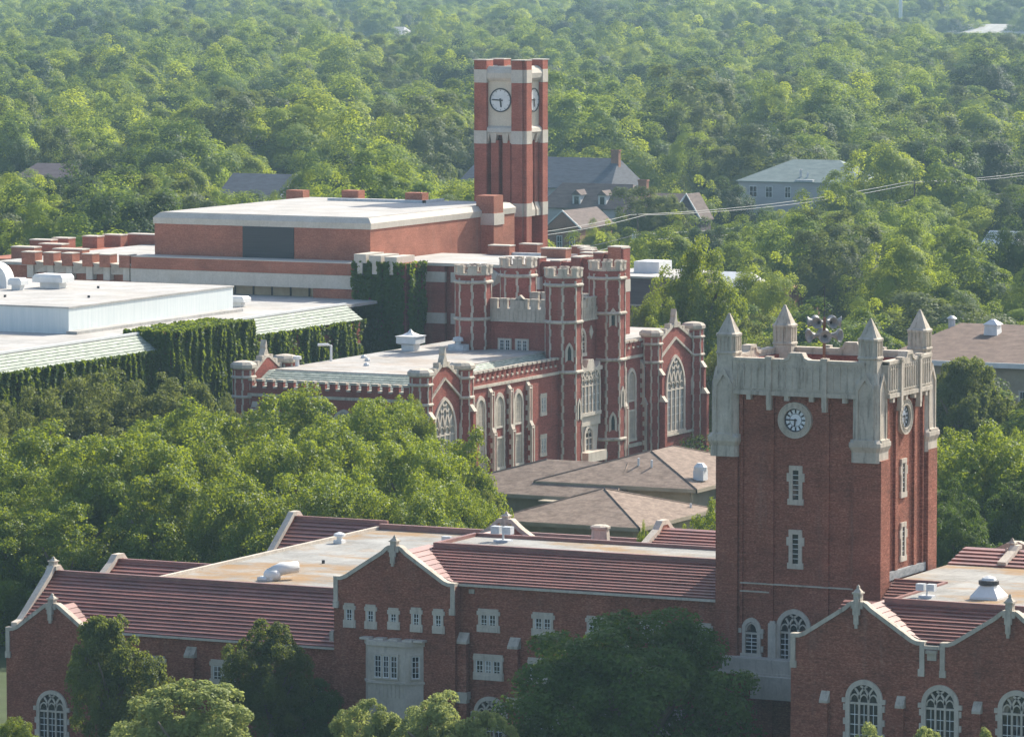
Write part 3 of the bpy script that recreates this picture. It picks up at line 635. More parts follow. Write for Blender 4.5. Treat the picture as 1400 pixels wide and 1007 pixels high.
def stone_parapet(T, a0, a1, z0, z1, depth=.3):
    m = MB(T); m.box(a0, a1, z0, z1-.9, -depth, .12); n = 6; st = (a1-a0)/n
    for i in range(n): m.box(a0+i*st+.05, a0+i*st+st-.28, z1-.92, z1-.05, -depth, .12); m.box(a0+i*st, a0+i*st+st-.23, z1-.05, z1+.12, -depth-.08, .2)
    m.box(a0, a1, z0-.05, z0+.16, -.1, .24); m.box(a0, a1, z0+1.0, z0+1.12, -.1, .17)
    for i in range(14): m.box(a0+(a1-a0)*(i+.5)/14-.05, a0+(a1-a0)*(i+.5)/14+.05, z0+.15, z1-1.0, .1, .18)
    c = (a0+a1)/2; m.prism([(c-.6, z1-.9), (c-.45, z1+.1), (c, z1+.5), (c+.45, z1+.1), (c+.6, z1-.9)], -depth, .2)
    return m.build('parapet', 'stone', L)
stone_parapet(TF(464.4), -229.0, -222.1, 15.0, 17.2); stone_parapet(TR(-220.9), 465.6, 472.7, 14.9, 17.1)
stone_parapet(TB(474.2), -229.0, -222.1, 15.0, 17.2)
MB().box(-230.8, -221.3, 464.8, 473.8, 15.5, 15.9).build('tower_roof', 'lead', L)
for x in (-227.3, -225.35): rect_window(L, TF(464.4), x, 12.0, 1.15, 1.1, 2, 3, .15, 0, sh=.2)
# entrance face with stone oriel
MB(TR(-220.9)).box(466.4, 471.6, 4.2, 9.9, 0, 1.0).build('oriel', 'stone_new', L)
m = MB(TR(-220.9)); m.prism([(466.2, 9.8), (471.8, 9.8), (471.8, 10.2), (471.2, 10.2), (471.2, 10.7), (470.6, 10.2), (470.0, 10.2), (469.6, 11.0), (468.4, 11.0), (468, 10.2), (467.4, 10.2), (466.8, 10.7), (466.8, 10.2), (466.2, 10.2)], .3, 1.15)
m.prism([(466.9, 1.5), (471.1, 1.5), (471.5, 4.2), (466.5, 4.2)], 0, .8); m.box(466.8, 471.2, .6, 1.6, 0, 1.9); m.build('oriel_crest', 'stone_new', L)
arch_window(L, TR(-219.9), 469.0, 5.6, 8.6, 2.2, .9, 5, sw=.16, bar=.2, rows=3, ears=False, pane='blind')
arch_window(L, TR(-220.1), 469.0, 1.7, 3.2, .8, .7, 2, sw=.3, rows=2, ears=False)
arch_window(L, TR(-220.9), 469.0, 11.6, 13.0, .7, .9, 2, sw=.3, rows=3, ears=False)
m = MB(TR(-220.9)); m.prism([(471.3, 12.9), (471.75, 13.6), (471.3, 14.3), (470.85, 13.6)], 0, .12); m.build('stone_lozenge', 'stone_new', L)
# wings
def crenellated(T, a0, a1, zw, zt, parts=L, mer=.62, gap=.5, band=None, th=.45):
    w_ = MB(T); w_.box(a0, a1, GZ, zw-.42, -th, 0); M_ = crenel(w_, a0, a1, zw-.42, zt-.1, -th, -.002, mer, gap); w_.build('wall', 'brick_lib', L)
    c = MB(T)
    for p, q in M_: c.box(p-.06, q+.06, zt-.12, zt+.1, -th-.06, .10)
    n = len(M_)
    for i in range(n-1): c.box(M_[i][1]+.06, M_[i+1][0]-.06, zw-.42, zw-.24, -th-.04, .09)
    if band: c.box(a0, a1, band-.14, band+.14, 0, .16)
    c.build('coping', 'stone', L)
crenellated(TF(430.0), -238.4, -220.6, 11.0, 11.35, band=9.9)
crenellated(TR(-220.2), 439.6, 462.3, 11.2, 11.6, band=10.15)
crenellated(TR(-220.2), 476.0, 483.4, 11.7, 12.05, band=10.4)
crenellated(TL(-238.6), 438.0, 480.0, 11.0, 11.35, band=9.9)
MB().box(-238.2, -220.6, 430.4, 486, GZ, 10.4).build('wall', 'brick_lib', L)
m = MB(TR(0)); m.prism([(430.4, 10.45), (434.0, 11.95), (464, 11.95), (464, 10.4), (430.4, 10.4)], -238.1, -222.9); m.build('roof_deck', 'slate', L)
tiles('slate_roof', L, (-238.1, 430.4, 10.5), (-220.7, 430.4, 10.5), (-222.6, 434.0, 12.02), (-237.2, 434.0, 12.02), 9, .05, 'slate')
tiles('slate_roof', L, (-220.7, 430.6, 10.5), (-220.7, 463, 10.5), (-222.6, 463, 12.02), (-222.6, 434, 12.02), 9, .05, 'slate')
MB().box(-237.3, -222.5, 433.9, 486, 10.5, 12.08).build('flat_roof', 'membrane2', L)
MB().box(-237.2, -221.0, 476.0, 495.3, 10.5, 12.2).build('flat_roof', 'membrane', L)
def lib_bay(T, a, z0, zm, zt, hw=.82):
    """tall two-storey window with a brick spandrel"""
    m = MB(T); m.ring(arcp(a, z0, zt-1.25, hw+.3, 1.35, 7), arcp(a, z0, zt-1.3, hw, 1.0, 7), 0, .16); m.box(a-hw-.35, a+hw+.35, z0-.3, z0, 0, .2)
    for q in (-1, 1):
        e = a+q*(hw+.3)
        for z in np.arange(z0, zt-1.4, .8): m.box(min(e, e+q*.17), max(e, e+q*.17), z, z+.38, 0, .1)
    m.box(a-hw, a+hw, zm+.85, zm+1.05, 0, .12); m.box(a-hw, a+hw, zm-.18, zm, 0, .12)
    for q in (-.33, .33): m.box(a+hw*2*q-hw*.0-.06, a+hw*2*q+.06, z0, zm-.1, .0, .1); m.box(a+hw*2*q-.06, a+hw*2*q+.06, zm+1, zt-.7, .0, .1)
    o = m.build('window', 'stone_new', L)
    MB(T).box(a-hw, a+hw, zm, zm+.9, .0, .04).build('spandrel', 'brick_lib', o)
    g = MB(T); g.prism(arcp(a, zm+.95, zt-1.3, hw, 1.0, 7), 0, .022); g.box(a-hw, a+hw, z0, zm-.1, 0, .022); g.build('pane', 'blind', o)
    s = MB(T)
    for k in np.linspace(-hw, hw, 7)[1:-1]: s.box(a+k-.05, a+k+.05, z0, zm-.1, .02, .06).box(a+k-.05, a+k+.05, zm+1, zt-.6, .02, .06)
    for z in np.arange(z0+.5, zm-.2, .6): s.box(a-hw, a+hw, z-.03, z+.03, .02, .05)
    for z in np.arange(zm+1.3, zt-.6, .6): s.box(a-hw, a+hw, z-.03, z+.03, .02, .05)
    s.build('sash', 'stone_new', o)
def lib_buttress(T, a, z1, w_=.55, d=.7):
    b = MB(T); b.box(a-w_/2, a+w_/2, GZ, z1*.55, 0, d).box(a-w_/2+.04, a+w_/2-.04, z1*.55, z1-.5, 0, d*.6); b.build('buttress', 'brick_lib', L)
    m = MB(T); q = w_/2+.04
    for z, dd, d2 in ((z1*.55, d, d*.6), (z1-.5, d*.6, 0)):
        m.add([(a-q, z-.2, dd+.06), (a+q, z-.2, dd+.06), (a+q, z+.55, d2), (a-q, z+.55, d2), (a-q, z-.2, 0), (a+q, z-.2, 0)], [(0, 1, 2, 3), (0, 3, 4), (1, 2, 5), (0, 1, 5, 4), (2, 3, 4, 5)])
    k = 0
    for z in np.arange(GZ, z1-.8, .5):
        dd = d if z < z1*.55-.4 else d*.6
        e = .2 if k % 2 else .42
        for s_ in (-1, 1): m.box(min(a+s_*q*1.02, a+s_*(q-.18)), max(a+s_*q*1.02, a+s_*(q-.18)), z, z+.5, max(dd-e, 0), dd+.03)
        k += 1
    m.build('buttress_cap', 'stone', L)
T = TR(-220.2)
for a in (444.3, 448.5, 452.7): lib_bay(T, a, 1.9, 4.9, 9.2)
for a in (442.0, 446.4, 450.6, 454.9): lib_buttress(T, a, 9.9)
for z in (6.3, 2.2): rect_window(L, T, 458.6, z, 1.0, 1.9, 2, 4, .2, .08)
lib_bay(T, 479.7, 1.9, 4.9, 9.2); lib_buttress(T, 477.4, 9.9); lib_buttress(T, 482.4, 9.9)
MB(T).box(440, 462, 1.0, 1.35, 0, .2).box(476, 483.4, 1.0, 1.35, 0, .2).build('string_course', 'stone', L)
T = TF(430.0)
for a in (-235.5, -231.6, -227.7, -223.8): arch_window(L, T, a, 3.0, 7.4, .95, 1.2, 3, sw=.25, rows=5, ears=False, pane='blind')
for a in (-237.4, -233.5, -229.6, -225.7, -222.0): lib_buttress(T, a, 9.2)
def pavilion(T, a0, a1, zc, arch=True):
    ac = (a0+a1)/2; hw = (a1-a0)/2
    w_ = MB(T); prof = [(a0, 10.9), (ac-.3, 13.2), (ac+.3, 13.2), (a1, 10.9)]; w_.prism([(a0, GZ)]+prof+[(a1, GZ)], -.6, 0); w_.build('wall', 'brick_lib', L)
    c = MB(T); c.strip(prof, .16, .1, -.65, .1)
    for q in (-1, 1):
        for k in range(4):
            f = .2+.2*k; a = ac+q*(hw*(1-f)); z = 10.9+2.3*f; c.box(a-.22, a+.22, z, z+.62, -.6, .05)
    c.strip([(a0+.9, 9.5), (ac, 11.8), (a1-.9, 9.5)], .12, .12, 0, .18)
    c.build('coping', 'stone', L)
    f_ = MB(T); f_.prism([(ac-.55, 12.9), (ac-.38, 13.6), (ac-.14, 14.0), (ac-.2, 14.25), (ac, 14.85), (ac+.2, 14.25), (ac+.14, 14.0), (ac+.38, 13.6), (ac+.55, 12.9)], -.45, .15); f_.build('finial', 'stone', L)
    if arch:
        arch_window(L, T, ac, 2.0, 6.6, 2.15, 3.1, 4, sw=.3, bar=.24, rows=5, ears=False, trans=True, pane='blind')
        m = MB(T); m.box(a0+.8, a1-.8, 1.5, 1.75, 0, .25).box(a0+.5, a1-.5, -.4, -.1, 0, .25); m.build('string_course', 'stone', L)
        m = MB(T); m.ring([(a1-1.5, 5.4), (a1-1.5, 7.0), (a1-1.2, 7.5), (a1-.9, 7.0), (a1-.9, 5.4)], [(a1-1.4, 5.5), (a1-1.4, 6.9), (a1-1.2, 7.3), (a1-1.0, 6.9), (a1-1.0, 5.5)], 0, .15); m.box(a1-1.3, a1-1.1, 5.6, 6.8, 0, .12); m.build('niche', 'stone_new', L)
    for a in (a0+.3, a1-.3):
        x, y, _ = T(a, 0, -.25)
        MB().loft([octp(x, y, 1.0, GZ), octp(x, y, 1.0, 12.3)]).build('wall', 'brick_lib', L)
        m = MB(); fw = 1.0*math.tan(pi/8)
        for k, To in oct_faces(x, y, 1.0):
            m.T = To; quoin(m, -fw-.01, GZ, 12.2, 1, .04, .13, .06, .7, k % 2); quoin(m, fw+.01, GZ, 12.2, -1, .04, .13, .06, .7, k % 2)
        m.T = TW
        for z in (9.6, 11.5): m.loft([octp(x, y, 1.05, z-.1), octp(x, y, 1.17, z-.02), octp(x, y, 1.17, z+.1), octp(x, y, 1.05, z+.2)])
        m.loft([octp(x, y, 1.03, 12.3), octp(x, y, 1.2, 12.45), octp(x, y, 1.2, 12.75), octp(x, y, .95, 13.0), octp(x, y, .3, 13.12)])
        m.build('quoin', 'stone', L)
        for z, d in ((5.8, 1.3), (8.6, 1.0)):
            b = MB(T); b.add([(a-.35, z-.3, d+.25), (a+.35, z-.3, d+.25), (a+.35, z+.5, d-.35), (a-.35, z+.5, d-.35), (a-.35, z-.3, d-.5), (a+.35, z-.3, d-.5)], [(0, 1, 2, 3), (0, 3, 4), (1, 2, 5), (0, 1, 5, 4), (2, 3, 4, 5)]); b.build('buttress_cap', 'stone_new', L)
        b = MB(T); b.box(a-.3, a+.3, GZ, 5.6, .4, 1.45).box(a-.28, a+.28, 5.6, 8.4, .4, 1.1); b.build('buttress', 'brick_lib', L)
pavilion(TR(-219.3), 430.0, 439.4, 0); pavilion(TR(-219.3), 483.2, 494.6, 0); pavilion(TL(-239.2), 430.2, 439.2, 0, False)
MB().box(-236, -220, 483.6, 494.4, GZ, 10.8).build('wall', 'brick_lib', L)
# roof furniture of the library
m = MB(); m.loft([[(-235.4+a*q, 459.1+b*q, z) for a, b in ((-1, -1), (1, -1), (1, 1), (-1, 1))] for q, z in ((.7, 12.05), (.7, 12.7), (1.1, 12.85), (1.1, 13.5), (1.22, 13.58), (.7, 13.68), (.22, 13.95), (.05, 14.25))])
m.build('ventilator', 'white', L)
m = MB(); m.box(-231.9, -230.2, 460.6, 462.0, 12, 12.7); m.lathe(-231.1, 461.3, [(.25, 12.7), (.25, 13.0), (.55, 13.05), (.5, 13.4), (.15, 13.5)], 12); m.build('roof_vent', 'metal', L)
m = MB(); m.tube([(-236.8, 444.5, 12), (-236.8, 444.5, 13.6), (-236.9, 444, 13.75), (-237.6, 443.2, 13.75)], .13, 8); m.build('vent_pipe', 'white', L)
m = MB(); m.lathe(-237.0, 437.8, [(.2, 12), (.2, 12.7), (.42, 12.75), (.4, 13.05), (.1, 13.1)], 10); m.build('roof_vent', 'white', L)
for x, y in ((-233.5, 446), (-235.5, 449), (-231, 441)): MB().lathe(x, y, [(.3, 12), (.3, 12.25), (.1, 12.4)], 8).build('roof_vent', 'metal', L)

# ------------------------------------------------------------------ orange brick extension (auditorium block) behind
X = thing('library_extension', (-260, 500, GZ), 'windowless orange brick block with a wide pale cornice and white flat roof', 'building')
MB().box(-280.6, -253.8, 485.5, 521.0, GZ, 22.6).build('wall', 'brick_mod', X)
m = MB(); m.loft([[(a, b, z) for a, b in ((-280.7-q, 485.4-q), (-253.7+q, 485.4-q), (-253.7+q, 521.1+q), (-280.7-q, 521.1+q))] for q, z in ((.0, 22.5), (.05, 23.15), (-.5, 23.7))]); m.build('cornice', 'band', X)
MB().box(-280.0, -254.4, 486.1, 520.4, 23.5, 23.76).build('flat_roof', 'membrane', X)
for p in ((-281.0, 519.2), (-275.0, 521.6), (-266.0, 520.2)): MB().box(p[0]-1.0, p[0]+1.2, p[1]-.8, p[1]+.8, 22, 24.6).build('roof_pier', 'brick_mod', X)
m = MB(); m.box(-274.5, -262.0, 514.5, 514.9, 23.7, 24.05).box(-262.3, -262, 514.5, 519.5, 23.7, 24.05); m.build('roof_kerb', 'metal', X)
MB().box(-269.5, -263.15, 485.42, 485.5, 18.6, 22.5).build('louvre_panel', 'louvre', X)
MB().box(-254.4, -252.2, 512.4, 514.8, 18, 24.9).build('corner_pier', 'brick_mod', X); MB().box(-254.5, -252.1, 512.3, 514.9, 21.6, 22.9).build('stone_band', 'band', X)
# lower step in front
MB().box(-281.6, -253.2, 482.0, 485.6, 17.72, 19.0).build('wall', 'brick_mod', X)
MB().box(-281.62, -253.18, 481.95, 485.6, 16.25, 17.7).build('stone_band', 'band', X)
MB().box(-281.3, -253.4, 483.6, 485.4, GZ, 16.2).build('wall', 'beige', X)
MB().box(-281.6, -253.2, 482, 485.6, 19.0, 19.08).build('step_roof', 'band', X)
for k in range(12): MB().box(-281.0+k*2.3, -280.85+k*2.3, 483.45, 483.62, 15.2, 16.2).build('mullion', 'dark', X)
MB().box(-259.0, -253.25, 482.1, 485.5, GZ, 16.2).build('wall', 'brick_mod', X)
# annex with stone bands, behind the gothic tower
MB().box(-247.7, -245.1, 486.0, 503.0, GZ, 18.9).box(-245.1, -244.3, 486.6, 503, GZ, 18.9).box(-244.3, -235.5, 486.0, 503.0, GZ, 18.9).box(-235.5, -231.6, 486.0, 495.0, GZ, 18.9).box(-231.6, -224.2, 486.0, 487.4, GZ, 18.9).box(-253.8, -247.7, 484.2, 503, GZ, 18.85).build('wall', 'brick_lib', X)
for z0, z1 in ((17.05, 18.15), (12.6, 13.75)):
    for a, b in ((-247.74, -245.06), (-244.34, -242.6), (-240.6, -239.3)): MB().box(a, b, 485.95, 486.4, z0, z1).build('stone_band', 'band', X)
    for a in (-242.6, -239.3): MB().loft([[(a, 485.9, z0-.3), (a+.9, 485.9, z0+.2), (a+.9, 486.2, z0+.2), (a, 486.2, z0-.3)], [(a, 485.9, z1+.5), (a+.9, 485.2, z1), (a+.9, 486.2, z1), (a, 486.2, z1+.5)]]).build('corbel', 'band', X)
MB().box(-253.7, -235.6, 486.1, 502.5, 18.8, 19.02).box(-235.6, -231.7, 486.1, 494.9, 18.8, 19.02).box(-231.7, -224.3, 486.1, 487.3, 18.8, 19.02).build('flat_roof', 'membrane', X)
MB().box(-247.9, -234.2, 485.9, 486.3, 18.8, 19.12).build('coping', 'band', X)
pr = [(-234.0, 20.0), (-231.6, 19.75), (-229.2, 20.2), (-226.6, 20.75), (-224.2, 21.3)]
for i, (x, z) in enumerate(pr):
    MB().box(x-.55, x+.55, 485.3, 487.0, GZ, z).build('pier', 'brick_lib', X); MB().box(x-.58, x+.58, 485.25, 487.05, 16.7, 18.0).build('stone_band', 'band', X); MB().box(x-.58, x+.58, 485.25, 487.05, z-.02, z+.1).build('coping', 'band', X)
    if i < 4: MB().box(x+.5, pr[i+1][0]-.5, 485.8, 486.4, 18.6, min(z, pr[i+1][1])-.1).build('parapet', 'brick_lib', X)
MB().box(-225.4, -223.9, 485.2, 487.2, GZ, 21.4).build('pier', 'brick_mod', X); MB().box(-225.45, -223.85, 485.15, 487.25, 15.2, 17.0).build('stone_band', 'band', X); MB().box(-225.45, -223.85, 485.15, 487.25, 21.4, 21.5).build('coping', 'band', X)
for k, (x, y, w_) in enumerate(((-246.4, 502.6, 1.3), (-244.6, 506.3, 1.1), (-238.8, 500.6, 1.5), (-238.0, 505.2, .8), (-236.0, 502.6, .8), (-234.4, 499.6, .7), (-232.4, 495.4, .7), (-230.2, 490.0, .6), (-227.6, 488.4, .6))):
    MB().box(x-w_, x+w_, y-.7, y+.7, 15, 20.0).build('pier', 'brick_mod', X); MB().box(x-w_-.04, x+w_+.04, y-.74, y+.74, 20, 20.12).build('coping', 'band', X)
MB().box(-248, -235.6, 502.5, 503.0, GZ, 19.3).build('parapet', 'metal', X)
# row of brick piers west of the block
MB().box(-300, -281.6, 483.4, 520, GZ, 17.6).build('wall', 'brick_mod', X); MB().box(-300, -281.5, 483.2, 520, 17.6, 17.9).build('flat_roof', 'membrane', X)
for i, x in enumerate((-294.7, -292.1, -289.7, -287.1, -284.9, -282.4)):
    wd = .85 if i == 0 else .66
    MB().box(x-wd, x+wd, 481.9, 483.5, 17.75, 19.1).box(x-.35, x+.35, 482.4, 483.5, GZ, 17.8).build('pier', 'brick_mod', X)
    m = MB(); m.box(x-wd-.03, x+wd+.03, 481.87, 483.5, 19.1, 19.2); m.box(x-.4, x+.4, 482.3, 483.2, 16.3, 17.75)
    m.loft([[(x+.4, 482.6, 16.9), (x+1.9, 483.3, 16.9), (x+1.9, 483.45, 16.9), (x+.4, 483.45, 16.9)], [(x+wd, 481.95, 18.2), (x+1.9, 483.2, 17.9), (x+1.9, 483.45, 17.9), (x+wd, 483.45, 18.2)]]); m.build('stone_band', 'band', X)
for (x, y, wd) in ((-305.5, 503, 1.4), (-305.2, 507, 1.1), (-303.9, 511.5, 1.0), (-303, 515.0, 1.2), (-299.2, 517.5, 3.2), (-294.4, 518.5, 1.0), (-291.6, 519, 1.0), (-288.6, 520, 1.1), (-300.5, 497, 1.5), (-300.5, 491, 1.5), (-294, 490, 1.9)):
    MB().box(x-wd, x+wd, y-.8, y+.8, 10, 19.0).build('pier', 'brick_mod', X); MB().box(x-wd-.05, x+wd+.05, y-.85, y+.85, 19.0, 19.12).build('coping', 'band', X)
MB().box(-306, -299.9, 490, 519, GZ, 17.7).build('wall', 'brick_mod', X)

# ------------------------------------------------------------------ white-roofed wing under ivy
I = thing('ivy_wing', (-262, 440, GZ), 'long wing under ivy with a pale slate slope and a white flat roof', 'building')
MB().box(-300, -249.0, 395, 474.0, GZ, 13.7).build('wall', 'brick_lib', I)
m = MB(TF(0)); m.prism([(-300, 13.7), (-248.9, 13.7), (-250.9, 15.1), (-300, 15.1)], -474.1, -395); m.build('roof_deck', 'slate', I)
tiles('slate_roof', I, (-248.8, 395, 13.7), (-248.8, 474.2, 13.7), (-250.8, 474.2, 15.16), (-250.8, 395, 15.16), 6, .07, 'slate')
MB().box(-300, -250.75, 395, 484, 14.9, 15.2).build('flat_roof', 'membrane', I)
MB().box(-251.1, -250.75, 395, 474.2, 15.0, 15.42).build('coping', 'white', I)
MB().box(-300, -257.4, 428.4, 461.5, 15, 17.75).build('penthouse', 'cladding', I); MB().box(-300, -257.3, 428.3, 461.6, 17.7, 17.86).build('penthouse_roof', 'membrane', I)
MB().box(-257.45, -256.2, 428.0, 461.5, 15.15, 15.5).build('roof_kerb', 'membrane', I)
MB().box(-252.5, -247.6, 431.3, 447.6, GZ, 15.35).build('bay', 'brick_lib', I)
def hood(x, y, z, w_, d, h):
    m = MB(); m.box(x-w_*.32, x+w_*.32, y-d*.3, y+d*.3, z, z+h*.5)
    m.loft([[(x-w_/2+q, y-d/2+q*.5, zz), (x+w_/2-q, y-d/2+q*.5, zz), (x+w_/2-q, y+d/2-q*.5, zz), (x-w_/2+q, y+d/2-q*.5, zz)] for q, zz in ((0, z+h*.45), (0, z+h*.8), (.25, z+h))]); return m.build('roof_vent', 'white', I)
hood(-260.5, 467.5, 15.2, 3.0, 1.6, 1.1)
hood(-272.5, 450.5, 17.8, 3.6, 2.4, 1.5); hood(-274.3, 446.5, 17.8, 1.6, 1.4, 1.3); hood(-279.0, 438.5, 17.8, 3.0, 2.0, 1.7)
m = MB(TF(447.5)); m.prism([(-280.3, 17.8), (-280.3, 18.6)]+[(-278.2+1.9*cos(t), 18.5+2.0*sin(t)) for t in np.linspace(pi*.95, 0, 14)]+[(-276.3, 17.8)], -1.6, 0); m.build('duct', 'white', I)
m = MB(); m.box(-283.2, -280.6, 444.8, 447.0, 17.8, 21.0); m.box(-283.3, -280.5, 444.7, 447.1, 20.9, 21.2); m.box(-280.6, -279.7, 446, 447.6, 19.2, 21); m.build('air_handler', 'cladding', I)
for x, y in ((-268, 452), (-262, 440), (-270, 437)): MB().lathe(x, y, [(.14, 17.8), (.14, 18.1)], 8).build('drain_pipe', 'dark', I)
def np_mesh(name, V, F, mat, parent=None):
    me = D.meshes.new(name); n = len(V); k = len(F)
    me.vertices.add(n); me.vertices.foreach_set('co', np.asarray(V, np.float32).ravel())
    me.loops.add(k*4); me.loops.foreach_set('vertex_index', np.asarray(F, np.int32).ravel())
    me.polygons.add(k); me.polygons.foreach_set('loop_start', np.arange(0, 4*k, 4, dtype=np.int32))
    me.update(calc_edges=True); me.materials.append(M[mat])
    o = D.objects.new(name, me); COL.objects.link(o)
    if parent is not None: o.parent = parent
    return o
def leaf_quads(P, N, s, rng, jit=.6):
    """rhombic leaf clumps at P, facing roughly along N"""
    n = len(P); N = N+rng.normal(0, jit, (n, 3)); N /= np.linalg.norm(N, axis=1, keepdims=True)+1e-9
    U = np.cross(N, rng.normal(0, 1, (n, 3))); U /= np.linalg.norm(U, axis=1, keepdims=True)+1e-9; W = np.cross(N, U)
    sz = s*rng.uniform(.6, 1.35, (n, 1)); asp = rng.uniform(.5, .85, (n, 1))
    V = np.stack([P-U*sz*.5, P-W*sz*asp*.5+N*sz*.1, P+U*sz*.5, P+W*sz*asp*.5+N*sz*.1], 1).reshape(-1, 3)
    return V, np.arange(4*n).reshape(n, 4)
def ivy(T, a0, a1, z0, z1, n, seed, parent, bare=0.0, hem=1.2):
    rng = np.random.default_rng(seed); a = rng.uniform(a0, a1, n); b = rng.uniform(0, 1, n)
    rib = .5+.28*np.sin(a*4.1+2.2*np.sin(a*.9+seed)+1.5*np.sin(b*5+a*.7))+.22*np.sin(a*7.9+1.9*np.sin(a*1.9)+1.3*b); low = z0+hem*(.5+.3*np.sin(a*1.3+seed)+.3*np.sin(a*3.7))+rng.uniform(0, .9, n)
    z = low+(z1-low)*b; out = .10+.60*rib*rng.uniform(.5, 1, n)+.12*np.sin(z*1.3+a)
    keep = rng.uniform(0, 1, n) > bare*(np.sin(a*.9+z*.6+seed) > .35)
    P = np.array([T(p, q, r) for p, q, r in zip(a[keep], z[keep], out[keep])]); o = np.array(T(0, 0, 1))-np.array(T(0, 0, 0))
    V, F = leaf_quads(P, np.tile(o*.8+np.array([0, 0, .45]), (len(P), 1)), .46, rng, .6)
    off = np.array(parent.location); return np_mesh('ivy', V-off, F, 'leaf_ivy', parent)
ivy(TR(-249.0), 400, 431.5, 4, 13.75, 26000, 1, I); ivy(TR(-249.0), 447.5, 474, 4, 13.75, 22000, 2, I, .75)
ivy(TR(-247.6), 431.2, 447.7, 2, 15.6, 24000, 3, I); ivy(TF(431.3), -252.6, -247.4, 2, 15.6, 9000, 4, I); ivy(lambda a, b, c: (a, b, 15.3+c*.6), -252.5, -247.5, 431.4, 447.5, 2500, 5, I)
ivy(TF(482.0), -253.9, -247.8, 5, 19.3, 9000, 6, X, .3); ivy(TR(-247.7), 482, 486, 5, 19.3, 3500, 7, X, .5)
MB().box(-254.0, -247.75, 482.05, 486, GZ, 19.2).build('wall', 'brick_lib', X)
m = MB()
for k, x in enumerate((-253.0, -251.2, -249.3)): m.box(x-.75, x+.7, 481.6, 485.8, 19.15, 20.1-.1*k).box(x-.3, x+.3, 481.5, 482, 18.0, 19.2)
m.build('stone_crest', 'band', X)
# ------------------------------------------------------------------ modern bell tower
B = thing('bell_tower', (-257.1, 527.2, GZ), 'slender orange brick bell tower with white clock faces, rising behind the library roofs', 'tower')
bx0, bx1, by0, by1 = -260.6, -253.9, 524.0, 530.4
m = MB()
for qx in (0, 1):
    for qy in (0, 1):
        x0 = bx0 if not qx else bx1-1.75; y0 = by0 if not qy else by1-1.75
        sx = (x0, x0+1.75); sy = (y0, y0+1.75)
        m.box(sx[0]+(.4 if not qx else 0), sx[1]-(.4 if qx else 0), sy[0], sy[1], GZ, 39.75); m.box(sx[0]+(.004 if qx else 0), sx[1]-(0 if qx else .004), sy[0]+(.4 if not qy else .004), sy[1]-(.4 if qy else .004), GZ, 39.752)
m.build('corner_pier', 'brick_bell', B)
for qx in (0, 1):
    for qy in (0, 1):
        x0 = bx0 if not qx else bx1-1.75; y0 = by0 if not qy else by1-1.75; e = .03
        for z0, z1 in ((37.2, 38.7), (30.2, 31.7), (21.9, 23.4)):
            m = MB(); m.box(x0+(.4 if not qx else 0)-e, x0+1.75-(.4 if qx else 0)+e, y0-e, y0+1.75+e, z0, z1); m.box(x0-e, x0+1.75+e, y0+(.4 if not qy else 0)-e, y0+1.75-(.4 if qy else 0)+e, z0+.002, z1-.002); m.build('stone_band', 'band', B)
        m = MB(); m.box(x0-e, x0+1.75+e, y0-e, y0+1.75+e, 39.76, 39.86); m.build('coping', 'band', B)
BF = [(TF(by0+.5), bx0, bx1, 1), (TR(bx1-.5), by0, by1, 1), (TB(by1-.5), bx0, bx1, 0), (TL(bx0+.5), by0, by1, 0)]
